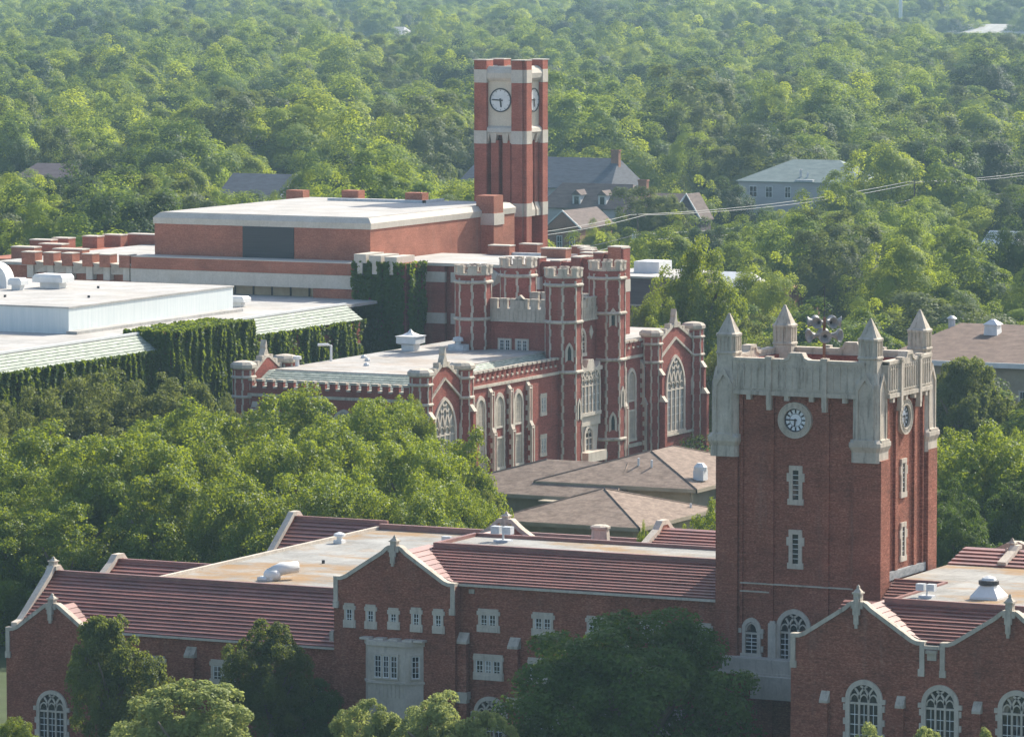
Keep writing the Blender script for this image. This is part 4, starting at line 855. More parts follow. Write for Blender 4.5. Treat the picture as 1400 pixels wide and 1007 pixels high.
for T, a0, a1, vis in BF:
    c = (a0+a1)/2; p0, p1 = a0+1.7, a1-1.7
    MB(T).box(p0, p1, 31.8, 37.6, -.4, 0).build('clock_panel', 'panel', B)
    m = MB(T); m.loft([[(p0-.35, z, d), (p1+.35, z, d), (p1+.35, z, -.4), (p0-.35, z, -.4)] for d, z in ((.15, 37.4), (.42, 37.75), (.5, 38.3), (.3, 38.8), (-.1, 39.1))]); m.build('cornice', 'band', B)
    m = MB(T); m.loft([[(p0-.3, z, d), (p1+.3, z, d), (p1+.3, z, -.4), (p0-.3, z, -.4)] for d, z in ((.15, 31.2), (.45, 31.55), (.35, 32.0), (0, 32.25))])
    W3 = (p1-p0); fins = [p0+W3*.14, p0+W3*.5, p0+W3*.86]
    m.build('ledge', 'band', B)
    fx = [p0+W3*.27, p0+W3*.73]
    for a in (p0, fx[0], fx[1], p1):
        m = MB(T); m.loft([[(a-.42, 31.4, .4), (a+.42, 31.4, .4), (a+.42, 31.4, -.3), (a-.42, 31.4, -.3)], [(a-.42, 30.3, .1), (a+.1, 30.3, .1), (a+.1, 30.3, -.3), (a-.42, 30.3, -.3)]]); m.build('corbel', 'band', B)
        if a in fx: m = MB(T); m.loft([[(a-.5, 23.6, -.3), (a+.5, 23.6, -.3), (a+.5, 23.6, .0), (a-.5, 23.6, .0)], [(a-.5, 22.6, -.3), (a+.5, 22.6, -.3), (a+.5, 22.6, .35), (a-.5, 22.6, .35)], [(a-.5, 21.9, -.3), (a+.5, 21.9, -.3), (a+.5, 21.9, .35), (a-.5, 21.9, .35)]]); m.build('corbel', 'band', B)
    for a in fx: MB(T).box(a-.5, a+.5, 22, 30.6, -.8, .05).build('fin', 'brick_bell', B)
    MB(T).box(p0-.1, p1+.1, 22.0, 31.5, -1.5, -1.1).build('recess_wall', 'brick_bell', B)
    if vis != 1 or T(0, 0, 0)[1] != 0: MB(T).box(p0-.1, p1+.1, GZ, 22.0, -.5, -.1).build('wall', 'brick_bell', B)
    if vis:
        zc = 35.2; m = MB(T); m.ring(circ(c, zc, 1.38), circ(c, zc, 1.24), 0, .12, True); o = m.build('clock', 'dark', B)
        MB(T).prism(circ(c, zc, 1.26), 0, .06).build('clock_face', 'white', o)
        m = MB(T)
        for k in range(12): t = 2*pi*k/12; m.bar((c+1.05*cos(t), zc+1.05*sin(t)), (c+1.18*cos(t), zc+1.18*sin(t)), .06, .05, .08)
        m.build('numerals', 'dark', o)
        m = MB(T); m.bar((c+.3, zc-.02), (c-1.05, zc+.05), .14, .09, .12); t = R(-90+7); m.bar((c-.2*cos(t), zc-.2*sin(t)), (c+.8*cos(t), zc+.8*sin(t)), .19, .12, .15); m.build('clock_hand', 'dark', o)
MB().box(bx0+.4, bx1-.4, by0+.4, by1-.4, 38.6, 39.0).build('tower_roof', 'band', B)  # pale roof raised between the piers to bounce light up inside the top
# ------------------------------------------------------------------ brown hipped classroom building between hall and library
H = thing('hip_roofed_annex', (-188, 408, GZ), 'low beige building with brown shingled hip roofs between the two clock tower campuses', 'building')
def hip(x0, x1, y0, y1, ze, zr, rx0, rx1, ry0, ry1, wall_in=1.1, par=None, zw=GZ):
    par = par or H; t = .16
    e = [(x0, y0), (x1, y0), (x1, y1), (x0, y1)]; r = [(rx0, ry0), (rx1, ry0), (rx1, ry1), (rx0, ry1)]
    m = MB(); m.loft([[(x, y, ze-t) for x, y in e], [(x, y, ze) for x, y in e], [(x, y, zr) for x, y in r]]); rf = m.build('roof', 'shingle', par)
    m = MB()
    for (p, q) in ((0, 1), (1, 2), (2, 3), (3, 0)):
        (xa, ya), (xb, yb) = e[p], e[q]
        m.box(min(xa, xb)-.06, max(xa, xb)+.06, min(ya, yb)-.06, max(ya, yb)+.06, ze-.34, ze-.02)
    m.build('fascia', 'beige', rf)
    m = MB()
    for k in range(4): m.tube([(e[k][0], e[k][1], ze+.02), (r[k][0], r[k][1], zr+.03)], .07, 4)
    m.build('hip_cap', 'shingle', rf)
    MB().box(x0+wall_in, x1-wall_in, y0+wall_in, y1-wall_in, zw, ze-.17).build('wall', 'beige', par); return rf
hip(-193.2, -179.0, 391.8, 407.8, 4.0, 6.2, -186.2, -186.0, 399.7, 399.9)
hip(-199.2, -183.1, 413.0, 433.5, 5.0, 7.35, -191.2, -191.0, 420.6, 425.8)
hip(-209.0, -190.0, 410.6, 425.0, 4.0, 6.45, -200.2, -192, 417.7, 417.9)
hip(-187.5, -170.0, 420.0, 436.0, 4.6, 6.4, -181, -175, 427.9, 428.1)
for x, y in ((-198.6, 413.4), (-183.7, 413.4), (-191, 413.4)): MB().lathe(x, y, [(.13, GZ), (.13, 4.8)], 8).build('post', 'beige', H)
for x, y, z in ((-190.8, 417.4, 6.2), (-189.4, 417.2, 6.1)): MB().lathe(x, y, [(.11, z), (.11, z+.85), (.02, z+.87)], 8).build('vent_pipe', 'white', H)
m = MB(); m.box(-184.9, -183.9, 416.3, 417.3, 5.4, 6.3); m.lathe(-184.4, 416.8, [(.62, 6.3), (.62, 6.6), (.3, 6.95)], 10); m.build('roof_vent', 'white', H)
for x, y, z in ((-188.0, 409.4, 3.6), (-195.5, 409.8, 3.6)): MB().box(x-1.4, x+1.0, y-.8, y+.8, z, z+.12).build('canopy', 'beige', H)
m = MB(); m.lathe(-180.1, 405.0, [(.1, 3.6), (.1, 4.7)], 8); m.build('vent_pipe', 'white', H)
# long building on the right, behind the near tower
G = thing('long_brown_roof_building', (-195, 515, GZ), 'long beige building with a shallow brown roof and white eaves beside the four-turret tower', 'building')
m = MB(); m.loft([[(-206, 513, 8.0), (-150, 513, 8.0), (-150, 548, 8.0), (-206, 548, 8.0)], [(-206, 513, 8.25), (-150, 513, 8.25), (-150, 548, 8.25), (-206, 548, 8.25)], [(-203, 530.3, 11.0), (-150.2, 530.3, 11.0), (-150.2, 530.7, 11.0), (-203, 530.7, 11.0)]])
m.build('roof', 'shingle_dark', G); MB().box(-206.1, -150, 512.85, 513.05, 7.75, 8.3).build('fascia', 'white', G); MB().box(-205, -150.5, 514, 547, GZ, 8.02).build('wall', 'beige', G)
m = MB(); m.loft([[(-197.5+a*q, 526+b*q, z) for a, b in ((-1, -1), (1, -1), (1, 1), (-1, 1))] for q, z in ((.8, 10.0), (.7, 11.3), (.9, 11.35), (.2, 11.9))]); m.build('roof_vent', 'white', G)
MB().lathe(-203.5, 529, [(.4, 10.3), (.4, 11.5), (.6, 11.6), (.2, 11.9)], 10).build('roof_vent', 'metal', G)
for k in range(9): rect_window(G, TF(514), -203+k*4.6, 3.6, 1.3, 1.6, 2, 2, .1, 0)
# ------------------------------------------------------------------ houses in the wood
def house(name, label, x0, x1, y0, y1, ze, zr, roof='grey_roof', wall='siding', hipd=0.0, axis='x', wins=(), over=.4, chim=None, cat='house'):
    h = thing(name, ((x0+x1)/2, (y0+y1)/2, GZ), label, cat)
    MB().box(x0, x1, y0, y1, GZ, ze).build('wall', wall, h)
    m = MB(); X0, X1, Y0, Y1 = x0-over, x1+over, y0-over, y1+over
    if axis == 'x': yc = (y0+y1)/2; rg = [(X0+hipd, yc-.05), (X1-hipd, yc-.05), (X1-hipd, yc+.05), (X0+hipd, yc+.05)]
    else: xc = (x0+x1)/2; rg = [(xc-.05, Y0+hipd), (xc+.05, Y0+hipd), (xc+.05, Y1-hipd), (xc-.05, Y1-hipd)]
    e = [(X0, Y0), (X1, Y0), (X1, Y1), (X0, Y1)]
    m.loft([[(a, b, ze-.05) for a, b in e], [(a, b, ze+.12) for a, b in e], [(a, b, zr) for a, b in rg]]); rf = m.build('roof', roof, h)
    if hipd == 0:
        if axis == 'y':
            xc = (x0+x1)/2; m = MB(TF(y0)); m.prism([(x0, ze-.05), (xc, zr-.25), (x1, ze-.05)], .42, .44); m.build('gable', wall, h)
            m = MB(TF(y0)); m.strip([(x0-.45, ze), (xc, zr), (x1+.45, ze)], .12, .16, .40, .52); m.build('trim', 'white', h)
        else:
            yc = (y0+y1)/2; m = MB(TR(x1)); m.prism([(y0, ze-.05), (yc, zr-.25), (y1, ze-.05)], .42, .44); m.build('gable', wall, h)
            m = MB(TR(x1)); m.strip([(y0-.45, ze), (yc, zr), (y1+.45, ze)], .12, .16, .40, .52); m.build('trim', 'white', h)
    for (x, z, w_, hh) in wins:
        T = TF(y0); o = MB(T); o.ring([(x-w_/2-.12, z-.12), (x+w_/2+.12, z-.12), (x+w_/2+.12, z+hh+.12), (x-w_/2-.12, z+hh+.12)], [(x-w_/2, z), (x+w_/2, z), (x+w_/2, z+hh), (x-w_/2, z+hh)], 0, .08, True)
        wo = o.build('window', 'white', h); MB(T).box(x-w_/2, x+w_/2, z, z+hh, 0, .03).build('pane', 'glass', wo)
        MB(T).box(x-.04, x+.04, z, z+hh, .03, .06).box(x-w_/2, x+w_/2, z+hh*.5-.04, z+hh*.5+.04, .03, .06).build('sash', 'white', wo)
    if chim:
        cx, cy, cz = chim; MB().box(cx-.8, cx+.8, cy-.5, cy+.5, ze, cz).box(cx-.9, cx+.9, cy-.6, cy+.6, cz-.3, cz).build('chimney', 'brick_far', rf)
    return h
house('slate_roof_house', 'big house with a long plain blue-grey roof and small chimney beyond the bell tower', -449.0, -416.0, 896, 912, 4.2, 9.9, 'grey_roof', 'siding', 2.0, chim=(-417.8, 903, 11.6))
dh = house('dormer_house', 'brown-roofed house with two white dormer windows beside the bell tower', -405, -386.5, 842, 853, 3.6, 8.0, 'brown_roof', 'siding', 2.5)
for x in (-397.8, -392.6):
    m = MB(); m.box(x-.8, x+.8, 842.6, 846, 3.9, 6.2); o = m.build('dormer', 'white', dh)
    m = MB(TF(842.6)); m.prism([(x-1.1, 6.1), (x, 7.0), (x+1.1, 6.1)], -4, .3); m.build('dormer_roof', 'brown_roof', o)
    MB(TF(842.6)).box(x-.45, x+.45, 4.3, 5.8, 0, .04).build('pane', 'glass', o)
house('brick_gable_house', 'small orange brick house with white gable trim at the foot of the bell tower', -372.4, -366.2, 777, 790, 4.2, 7.2, 'brown_roof', 'brick_far', 0, 'y', wins=((-370.0, .9, .8, 1.9), (-367.6, .9, .8, 1.9)))
MB(TF(777)).box(-372.4, -366.2, 3.55, 3.75, 0, .06).build('string_course', 'stone', D.objects['brick_gable_house'])
house('chimney_house', 'house with a tall brick chimney half hidden by an olive tree', -376.5, -367, 816, 828, 4.5, 8.0, 'brown_roof', 'brick_far', 0, chim=(-374.0, 820, 10.4))
house('steep_gable_house', 'dark steep-gabled house with pale trim near the power line', -352.3, -347.5, 785, 789.5, 5.6, 10.1, 'brown_roof', 'plum', 0, 'y')
house('green_roof_house', 'large grey house with a pale green-grey hip roof among trees', -378.2, -352.5, 872, 886, 7.7, 11.7, 'green_roof', 'siding', 8.6, wins=((-375.2, 4.9, 1.4, 1.9), (-372.0, 4.9, 1.2, 1.9), (-368.2, 4.9, 1.0, 1.9), (-364.5, 3.4, 1.4, 1.9)))
m = MB(); m.box(-366.5, -363.0, 871.4, 873.0, 7.9, 8.3).lathe(-366.2, 873.4, [(.25, 8), (.25, 10), (.4, 10.1)], 8).lathe(-364.8, 873.4, [(.22, 8), (.22, 9.6)], 8); m.build('roof_vent', 'metal', D.objects['green_roof_house'])
house('gable_lodge', 'dark brick house with a sunlit grey roof beyond the flat auditorium roof', -442, -430, 787, 800, 7.0, 11.3, 'grey_roof', 'plum', 0, 'x')
house('plum_roof_house', 'low house with a dull plum roof deep among trees, far behind the brick piers', -499, -484, 812, 822, 8.4, 11.0, 'plum', 'plum', 2.0)
house('cream_house', 'pale cream roof catching sun among trees on the power line side', -283.6, -277.5, 748, 756, 3.8, 7.4, 'white', 'siding', 1.0)
fb = thing('flat_roof_store', (-267, 586, GZ), 'plum flat-roofed building with white roof units just beyond the gothic towers', 'building')
MB().box(-273.0, -261.5, 582, 596, GZ, 10.9).build('wall', 'plum', fb); MB().box(-273.2, -261.3, 581.8, 596.2, 10.9, 11.15).build('flat_roof', 'membrane', fb)
MB().box(-269.5, -266.0, 588, 592, 11.1, 12.6).box(-264, -262.5, 590, 593, 11.1, 12.0).build('roof_unit', 'white', fb)
MB(TF(582)).box(-272.9, -261.6, 7.4, 7.6, 0, .1).build('string_course', 'stone', fb)
wh = house('sunlit_roof_hall', 'low hall with a glaring white roof half hidden by tall trees', -285.5, -277.0, 640, 652, 4.6, 7.4, 'white', 'siding', 1.5, cat='hall')
MB().box(-277.0, -270.4, 642, 652, GZ, 5.2).box(-277.1, -270.3, 641.9, 652.1, 5.2, 5.45).build('side_wing', 'brick_far', wh)
wd = house('warehouse', 'distant pale warehouse with a white roof at the hazy edge of town', -866, -820, 2240, 2275, 5.5, 9.5, 'membrane', 'siding', 3.0, cat='warehouse')
house('distant_house', 'distant hazy bungalow roof in the far woodland', -1062, -1040, 2020, 2036, 6, 10.5, 'siding', 'siding', 3.0)
t = thing('white_mast', (-922, 2324, GZ), 'tall slim white mast rising from the far hazy woods', 'mast')
MB().lathe(-922, 2324, [(1.1, GZ), (.9, 15), (.75, 48), (.5, 52)], 12).build('shaft', 'white', t); MB().lathe(-922, 2324, [(1.3, 50.5), (1.3, 51.2), (.4, 52.5)], 12).build('cap', 'metal', t)
# power line along the street
def sag(p, q, s, n=14):
    P, Q = Vector(p), Vector(q); return [tuple(P.lerp(Q, k/n)+Vector((0, 0, -4*s*(k/n)*(1-k/n)))) for k in range(n+1)]
POLES = [(-328.6, 648.0, 10.4), (-330.3, 722.0, 10.2), (-328.8, 836.0, 10.3), (-328.8, 935.0, 10.3)]
for i, (x, y, z) in enumerate(POLES):
    p = thing('utility_pole', (x, y, GZ), ['wooden utility pole hidden beside the bell tower', 'wooden utility pole with a grey transformer in front of the olive tree', 'wooden utility pole hidden by the big rounded trees', 'wooden utility pole at the far end of the power line'][i], 'pole', 'utility poles of the power line')
    MB().lathe(x, y, [(.20, GZ), (.14, z+.3)], 8).build('shaft', 'bark', p)
    MB().box(x-1.3, x+1.3, y-.08, y+.08, z-.35, z-.15).build('crossarm', 'bark', p)
    if i == 1: MB().lathe(x-.5, y-.3, [(.34, 6.3), (.36, 6.4), (.36, 7.5), (.2, 7.6)], 12).build('transformer', 'metal', p)
k = 0
for dx, dz, s in ((-1.2, 0, 1.0), (1.2, 0, 1.15), (0, -3.0, 1.2), (.1, -3.9, 1.3)):
    m = MB()
    for a, b in zip(POLES[:-1], POLES[1:]): m.tube(sag((a[0]+dx, a[1], a[2]+dz), (b[0]+dx, b[1], b[2]+dz), s), .042, 5)
    o = m.build('power_cable', 'cable')
    tag(o, ['upper grey power cable on the far end of the crossarms', 'upper grey power cable on the near end of the crossarms', 'lower grey cable strung below the crossarms', 'lowest grey cable strung from the utility poles'][k], 'cable', 'cables strung between the utility poles'); k += 1
# ------------------------------------------------------------------ trees
def crown_mesh(name, seed, mat, nl, leaf_s, nc=70, cr=(.20, .34), squash=1.0, top=1.0, shell=(.45, .88), lumps=0.25, jit=.75, glob=.0, lobes=0, lrr=(.24, .42), lcr=(.40, .68), full=1.0):
    """leaf cloud in a unit crown (radius 1, z -1..1), built from leaf clumps"""
    rng = np.random.default_rng(seed)
    d = rng.normal(0, 1, (nc, 3)); d /= np.linalg.norm(d, axis=1, keepdims=True)
    if lobes:
        ld = rng.normal(0, 1, (lobes, 3)); ld /= np.linalg.norm(ld, axis=1, keepdims=True); ld[:, 2] = np.where(ld[:, 2] < -.55, -ld[:, 2], ld[:, 2])
        lr = rng.uniform(lrr[0], lrr[1], lobes); LC = ld*rng.uniform(lcr[0], lcr[1], (lobes, 1)); li = rng.integers(0, lobes, nc)
    lump = 1+lumps*np.sin(d[:, :1]*3.1+seed)*np.cos(d[:, 1:2]*2.7-seed)+lumps*.6*rng.normal(0, .5, (nc, 1))
    rr = rng.uniform(shell[0], shell[1], (nc, 1))
    C0 = LC[li]+d*(lr[li]*rng.uniform(.7, 1.0, nc))[:, None]*np.array([1, 1, .8]) if lobes else d*rr*lump
    ctr = LC[li] if lobes else 0
    C0[:, 2] = np.where(C0[:, 2] > 0, C0[:, 2]*top, C0[:, 2])
    wid = np.clip(1.0-.35*np.clip(C0[:, 2:3], 0, 1)**2, .4, 1); C0[:, :2] *= wid
    r = rng.uniform(cr[0], cr[1], nc)
    cnt = np.maximum(4, (nl*r**2/np.sum(r**2)).astype(int)); idx = np.repeat(np.arange(nc), cnt); n = len(idx)
    q = rng.normal(0, 1, (n, 3)); q /= np.linalg.norm(q, axis=1, keepdims=True)
    cc = C0-ctr*.6 if lobes else C0; out = cc[idx]/(np.linalg.norm(cc[idx], axis=1, keepdims=True)+1e-6)
    q = q+out*.55+np.array([0, 0, .30]); q /= np.linalg.norm(q, axis=1, keepdims=True)
    P = C0[idx]+q*(r[idx]*rng.uniform(.55, 1.12, n)**1.0)[:, None]*np.array([1, 1, .8*squash])
    P[:, :2] /= np.quantile(np.hypot(P[:, 0], P[:, 1]), .975); z0, z1 = np.quantile(P[:, 2], (.004, .996)); P[:, 2] = (P[:, 2]-z0)/(z1-z0)*2-1; P[:, 2] = np.sign(P[:, 2])*np.abs(P[:, 2])**full
    V, F = leaf_quads(P, q*.9+out*glob+np.array([0, 0, .25]), leaf_s, rng, jit)
    o = np_mesh(name, V, F, mat); me = o.data; D.objects.remove(o); return me
def trunk_mesh(name, seed):
    rg = random.Random(seed); m = MB()
    m.tube([(0, 0, 0), (.02, .01, .25), (.03, -.01, .5), (0, .02, .8)], .075, 8, .03)
    for k in range(6):
        t = 2*pi*k/6+rg.uniform(-.4, .4); z0 = rg.uniform(.28, .5); e = rg.uniform(.45, .75)
        m.tube([(.02, 0, z0), (.25*cos(t)*e, .25*sin(t)*e, z0+.14), (.7*cos(t)*e, .7*sin(t)*e, z0+.3), (e*cos(t), e*sin(t), z0+rg.uniform(.36, .46))], .04, 6, .01)
    o = m.build(name, 'bark'); me = o.data; D.objects.remove(o); return me
TR_ME = [trunk_mesh('trunk', s) for s in (1, 2)]
KM = {}
KM['syc'] = [crown_mesh('sycamore_crown', 11+s, 'leaf_syc', 60000, .036, 360, (.05, .15), lobes=24, lrr=(.2, .44), lcr=(.34, .66), jit=.8, glob=.3) for s in range(5)]
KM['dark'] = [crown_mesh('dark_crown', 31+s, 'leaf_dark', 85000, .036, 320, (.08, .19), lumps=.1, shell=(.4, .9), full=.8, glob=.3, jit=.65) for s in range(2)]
KM['olive'] = [crown_mesh('olive_crown', 41+s, 'leaf_olive', 44000, .038, 260, (.06, .13), lobes=20, lrr=(.24, .48), lcr=(.26, .56), jit=.85, glob=.3) for s in range(3)]
KM['pale'] = [crown_mesh('pale_crown', 51+s, 'leaf_pale', 40000, .048, 200, (.07, .15), lobes=20, lrr=(.26, .46), lcr=(.3, .56), full=.8, jit=.7, glob=.3) for s in range(3)]
KM['deep'] = [crown_mesh('deep_olive_crown', 61+s, 'leaf_deep', 46000, .046, 220, (.06, .15), lobes=18, lrr=(.26, .5), lcr=(.26, .52), full=.78, jit=.75, glob=.3) for s in range(3)]
ntree = [0]
def tree(name, kind, x, y, r, zb, zt, label, cat='tree', group=None, var=None, rot=None):
    k = ntree[0]; ntree[0] += 1
    t = thing(name, (x, y, GZ), label, cat, group); zb = max(zb, GZ+.2)
    c = D.objects.new('crown', KM[kind][(k if var is None else var) % len(KM[kind])]); COL.objects.link(c); c.parent = t
    h = (zt-zb)/2; c.location = (0, 0, (zb+zt)/2-GZ); c.scale = (r, r, h*.97); c.rotation_euler = (0, 0, k*2.399 if rot is None else rot)
    b = D.objects.new('trunk', TR_ME[k % 2]); COL.objects.link(b); b.parent = t; b.scale = (r*.85, r*.85, (zt-GZ)*.92); b.rotation_euler = (0, 0, k*1.7)
    return t
NEAR = [
 ('dark_cedar', 'deep', -177.0, 300, 3.9, -2.8, 7.7, 'dark grey-green tree covering the corner of the hall\'s low end gable'),
 ('small_oak', 'deep', -165.1, 301, 3.3, .6, 8.0, 'dark olive tree standing alone against the low roof of the hall'),
 ('pale_tree', 'pale', -162.7, 286, 5.7, -2.8, 6.0, 'broad pale-topped tree in front of the low wing, under the dark olive tree'),
 ('pale_tree', 'pale', -149.9, 287, 3.4, -2.8, 5.7, 'pale leafy tree just in front of the stone oriel'),
 ('pale_tree', 'pale', -144.7, 285, 3.8, -2.8, 6.5, 'pale leafy tree between the stone oriel and the big dark oak'),
 ('pale_tree', 'pale', -140.4, 284, 3.2, -2.8, 5.8, 'small pale tree at the foot of the big dark oak'),
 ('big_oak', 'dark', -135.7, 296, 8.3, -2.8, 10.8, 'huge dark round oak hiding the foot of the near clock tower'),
 ('bright_tree', 'pale', -114.3, 284, 2.3, -2.8, 6.7, 'bright treetop under the first arched window of the twin gables'),
 ('bright_tree', 'pale', -110.6, 284, 2.1, -2.8, 6.9, 'bright treetop under the second arched window of the twin gables'),
 ('bright_tree', 'pale', -107.6, 284, 2.0, -2.8, 7.0, 'bright treetop under the buttress after the second arched window'),
 ('bright_tree', 'syc', -178.7, 290, 1.8, -2.8, 2.0, 'sunny treetop below the end wall of the low wing'),
 ('dark_shrub', 'dark', -164.2, 303.6, 2.9, -2.8, 4.0, 'dark shadowed shrub in the corner between low wing and gabled bay'),
 ('cone_tree', 'syc', -157.7, 346, .85, 2, 10.1, 'tiny pointed treetop behind the hall roof, under the hip roof'),
 ('bright_tree', 'syc', -155.6, 352, 2.3, -2, 11.2, 'bright tree between the brown hip roof and the near clock tower'),
 ('sycamore', 'syc', -226.1, 372, 8.0, -2, 12.3, 'large bright sycamore at the edge of the grove, beyond the low end gable'),
 ('sycamore', 'syc', -230.2, 368, 6.2, -2, 11.5, 'bright sycamore cut off by the edge of the view'),
 ('sycamore', 'syc', -212.9, 362, 7.0, -2, 13.2, 'broad sycamore with bright top above the low wing\'s rear ridge'),
 ('sycamore', 'syc', -223.4, 392, 6.8, -1, 12.5, 'bright sycamore just below the feathery olive trees'),
 ('sycamore', 'syc', -213.9, 385, 6.4, -1, 14.0, 'tall bright sycamore in front of the gothic wing\'s battlements, ivy side'),
 ('sycamore', 'syc', -217.0, 402, 6.6, 0, 13.5, 'bright sycamore closest to the gothic wing\'s battlements'),
 ('sycamore', 'syc', -200.5, 380, 6.5, -1, 13.4, 'bright sycamore in the middle of the grove'),
 ('sycamore', 'syc', -191.2, 372, 5.7, -2, 12.7, 'bright sycamore under the gothic pavilion\'s big arched window'),
 ('sycamore', 'syc', -207.3, 404, 2.5, 4, 12.8, 'narrow leafy top rising before the gothic corner turret'),
 ('sycamore', 'syc', -192.1, 384, 4.6, -1, 12.4, 'bright sycamore at the end of the grove beside the brown hip roof'),
 ('sycamore', 'syc', -204.6, 356, 6.5, -2.8, 11.0, 'shaded sycamore behind the hall\'s flat roof corner'),
 ('sycamore', 'syc', -195.4, 354, 6.4, -2.8, 11.6, 'shaded sycamore behind the middle of the flat roof'),
 ('sycamore', 'syc', -192.0, 360, 5.6, -2.8, 11.2, 'sycamore behind the rear tiled ridge with pale coping'),
 ('sycamore', 'syc', -185.7, 362, 5.3, -2.8, 10.5, 'low sycamore over the far edge of the flat roof'),
 ('sycamore', 'syc', -211.9, 352, 6.5, -2.8, 8.4, 'shadowy low sycamore behind the low wing\'s ridge finial'),
 ('sycamore', 'syc', -216.9, 350, 5.3, -2.8, 7.8, 'shadowy low sycamore beyond the end coping of the low wing'),
 ('sycamore', 'syc', -183.5, 368, 3.3, -2, 9.6, 'small sycamore beside the hall\'s rear gable finial'),
 ('sycamore', 'syc', -208.1, 400, 4.9, 0, 13.2, 'bright sycamore top under the row of battlements'),
 ('feathery_tree', 'olive', -241.5, 409.3, 6.8, 0, 13.6, 'wide feathery olive tree in front of the ivy wall'),
 ('feathery_tree', 'olive', -235.6, 412, 5.9, 0, 12.9, 'feathery olive tree below the projecting ivy bay'),
 ('feathery_tree', 'olive', -242.5, 400.4, 5.7, 0, 12.8, 'lower feathery olive tree behind the largest sycamore'),
 ('feathery_tree', 'olive', -243.0, 392.9, 5.0, 0, 11.9, 'feathery olive tree at the edge of the view under the ivy'),
 ('grey_shrub', 'olive', -185.1, 376, 2.4, -2, 8.2, 'small grey-green tree beside the eave of the brown hip roof'),
 ('leafy_tree', 'syc', -147.9, 392, 6.3, -2, 13.7, 'large leafy tree right beside the four-turret tower'),
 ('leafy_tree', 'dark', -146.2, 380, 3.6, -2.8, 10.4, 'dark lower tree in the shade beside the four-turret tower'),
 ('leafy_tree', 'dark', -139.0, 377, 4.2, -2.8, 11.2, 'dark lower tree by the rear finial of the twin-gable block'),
 ('leafy_tree', 'syc', -158.4, 410, 3.4, -2, 11.3, 'leafy treetop peeping past the tower\'s stone corner'),
 ('leafy_tree', 'syc', -151.7, 410, 3.8, -2, 11.9, 'leafy tree in front of the long brown roof building\'s wall'),
 ('cypress', 'deep', -181.5, 478, 4.6, -1, 11.9, 'dark drooping cypress in front of the long beige building'),
 ('cypress', 'deep', -174.0, 479, 3.6, -1, 9.9, 'smaller drooping cypress by the long beige building, beside the taller one'),
 ('feathery_tree', 'olive', -242.5, 405.0, 5.8, 0, 13.2, 'feathery olive tree in the middle of the olive row along the ivy wall'),
 ('feathery_tree', 'olive', -243.0, 386.7, 4.6, 0, 11.9, 'feathery olive treetop cut off at the edge of the view, under the pale slate eave'),
 ('feathery_tree', 'olive', -236.8, 410, 6.5, 0, 12.2, 'feathery olive tree just before the corner of the projecting ivy bay'),
 ('feathery_tree', 'olive', -239.9, 402, 6.4, 0, 10.7, 'low feathery olive tree right behind the sycamore crowns'),
 ('feathery_tree', 'olive', -232.4, 414, 4.1, 0, 11.0, "feathery olive tree beside the gothic wing's end turret"),
 ('sycamore', 'syc', -221.3, 360, 6.1, -2, 10.2, 'sycamore crown near the edge of the view, above the end coping'),
 ('sycamore', 'syc', -213.4, 358, 5.7, -2, 10.7, 'sycamore crown in front of the largest sycamore'),
 ('sycamore', 'syc', -200.8, 370, 5.8, -2, 12.6, 'sycamore crown in the centre of the grove, shaded by taller ones'),
 ('sycamore', 'syc', -210.0, 374, 5.6, -2, 11.8, 'sycamore crown between the tall one by the battlements and the shaded front row'),
 ('sycamore', 'syc', -185.8, 366, 4.5, -2, 10.7, 'sycamore crown near the end of the grove, above the rear gable'),
 ('leafy_tree', 'syc', -151.8, 398, 5.2, -2, 12.2, 'broad leafy tree in front of the beige wall, beside the tallest leafy tree'),
 ('leafy_tree', 'syc', -144.1, 392, 4.5, -2, 11.9, 'leafy tree cut off by the edge of the view, below the brown roof'),
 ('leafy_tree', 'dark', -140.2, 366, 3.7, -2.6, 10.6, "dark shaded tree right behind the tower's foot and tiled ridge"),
 ('cypress', 'deep', -181.2, 474, 4.7, -1, 12.0, "broad drooping cypress right beside the tower's rear turret"),
 ('cottonwood', 'syc', -229.8, 506, 4.4, -1, 11.9, "leafy tree behind the gothic pavilion's coping"),
 ('cottonwood', 'syc', -230.6, 521, 6.0, 0, 19.6, 'tall airy yellow-green cottonwood rising over the gothic pavilion'),
 ('cottonwood', 'syc', -232.6, 512, 3.6, 0, 14.4, 'yellow-green tree between gothic tower and tall cottonwood'),
 ('cottonwood', 'olive', -221.5, 513, 5.0, 0, 12.4, 'olive tree below the tall cottonwood, towards the stone turrets'),
 ('cottonwood', 'syc', -218.8, 502, 3.6, -1, 10.3, 'leafy tree close beside the gothic pavilion\'s end buttress'),
 ('cottonwood', 'syc', -237.0, 530, 4.5, 0, 16.0, 'yellow-green tree behind the tall cottonwood'),
]
for i, (nm, kd, x, y, r, zb, zt, lb) in enumerate(NEAR): tree(nm, kd, x, y, r, zb, zt, lb, 'shrub' if 'shrub' in nm else 'tree', {'sycamore': 'sycamore grove behind the hall', 'pale_tree': 'pale trees in front of the hall', 'feathery_tree': 'feathery olive trees by the ivy'}.get(nm))
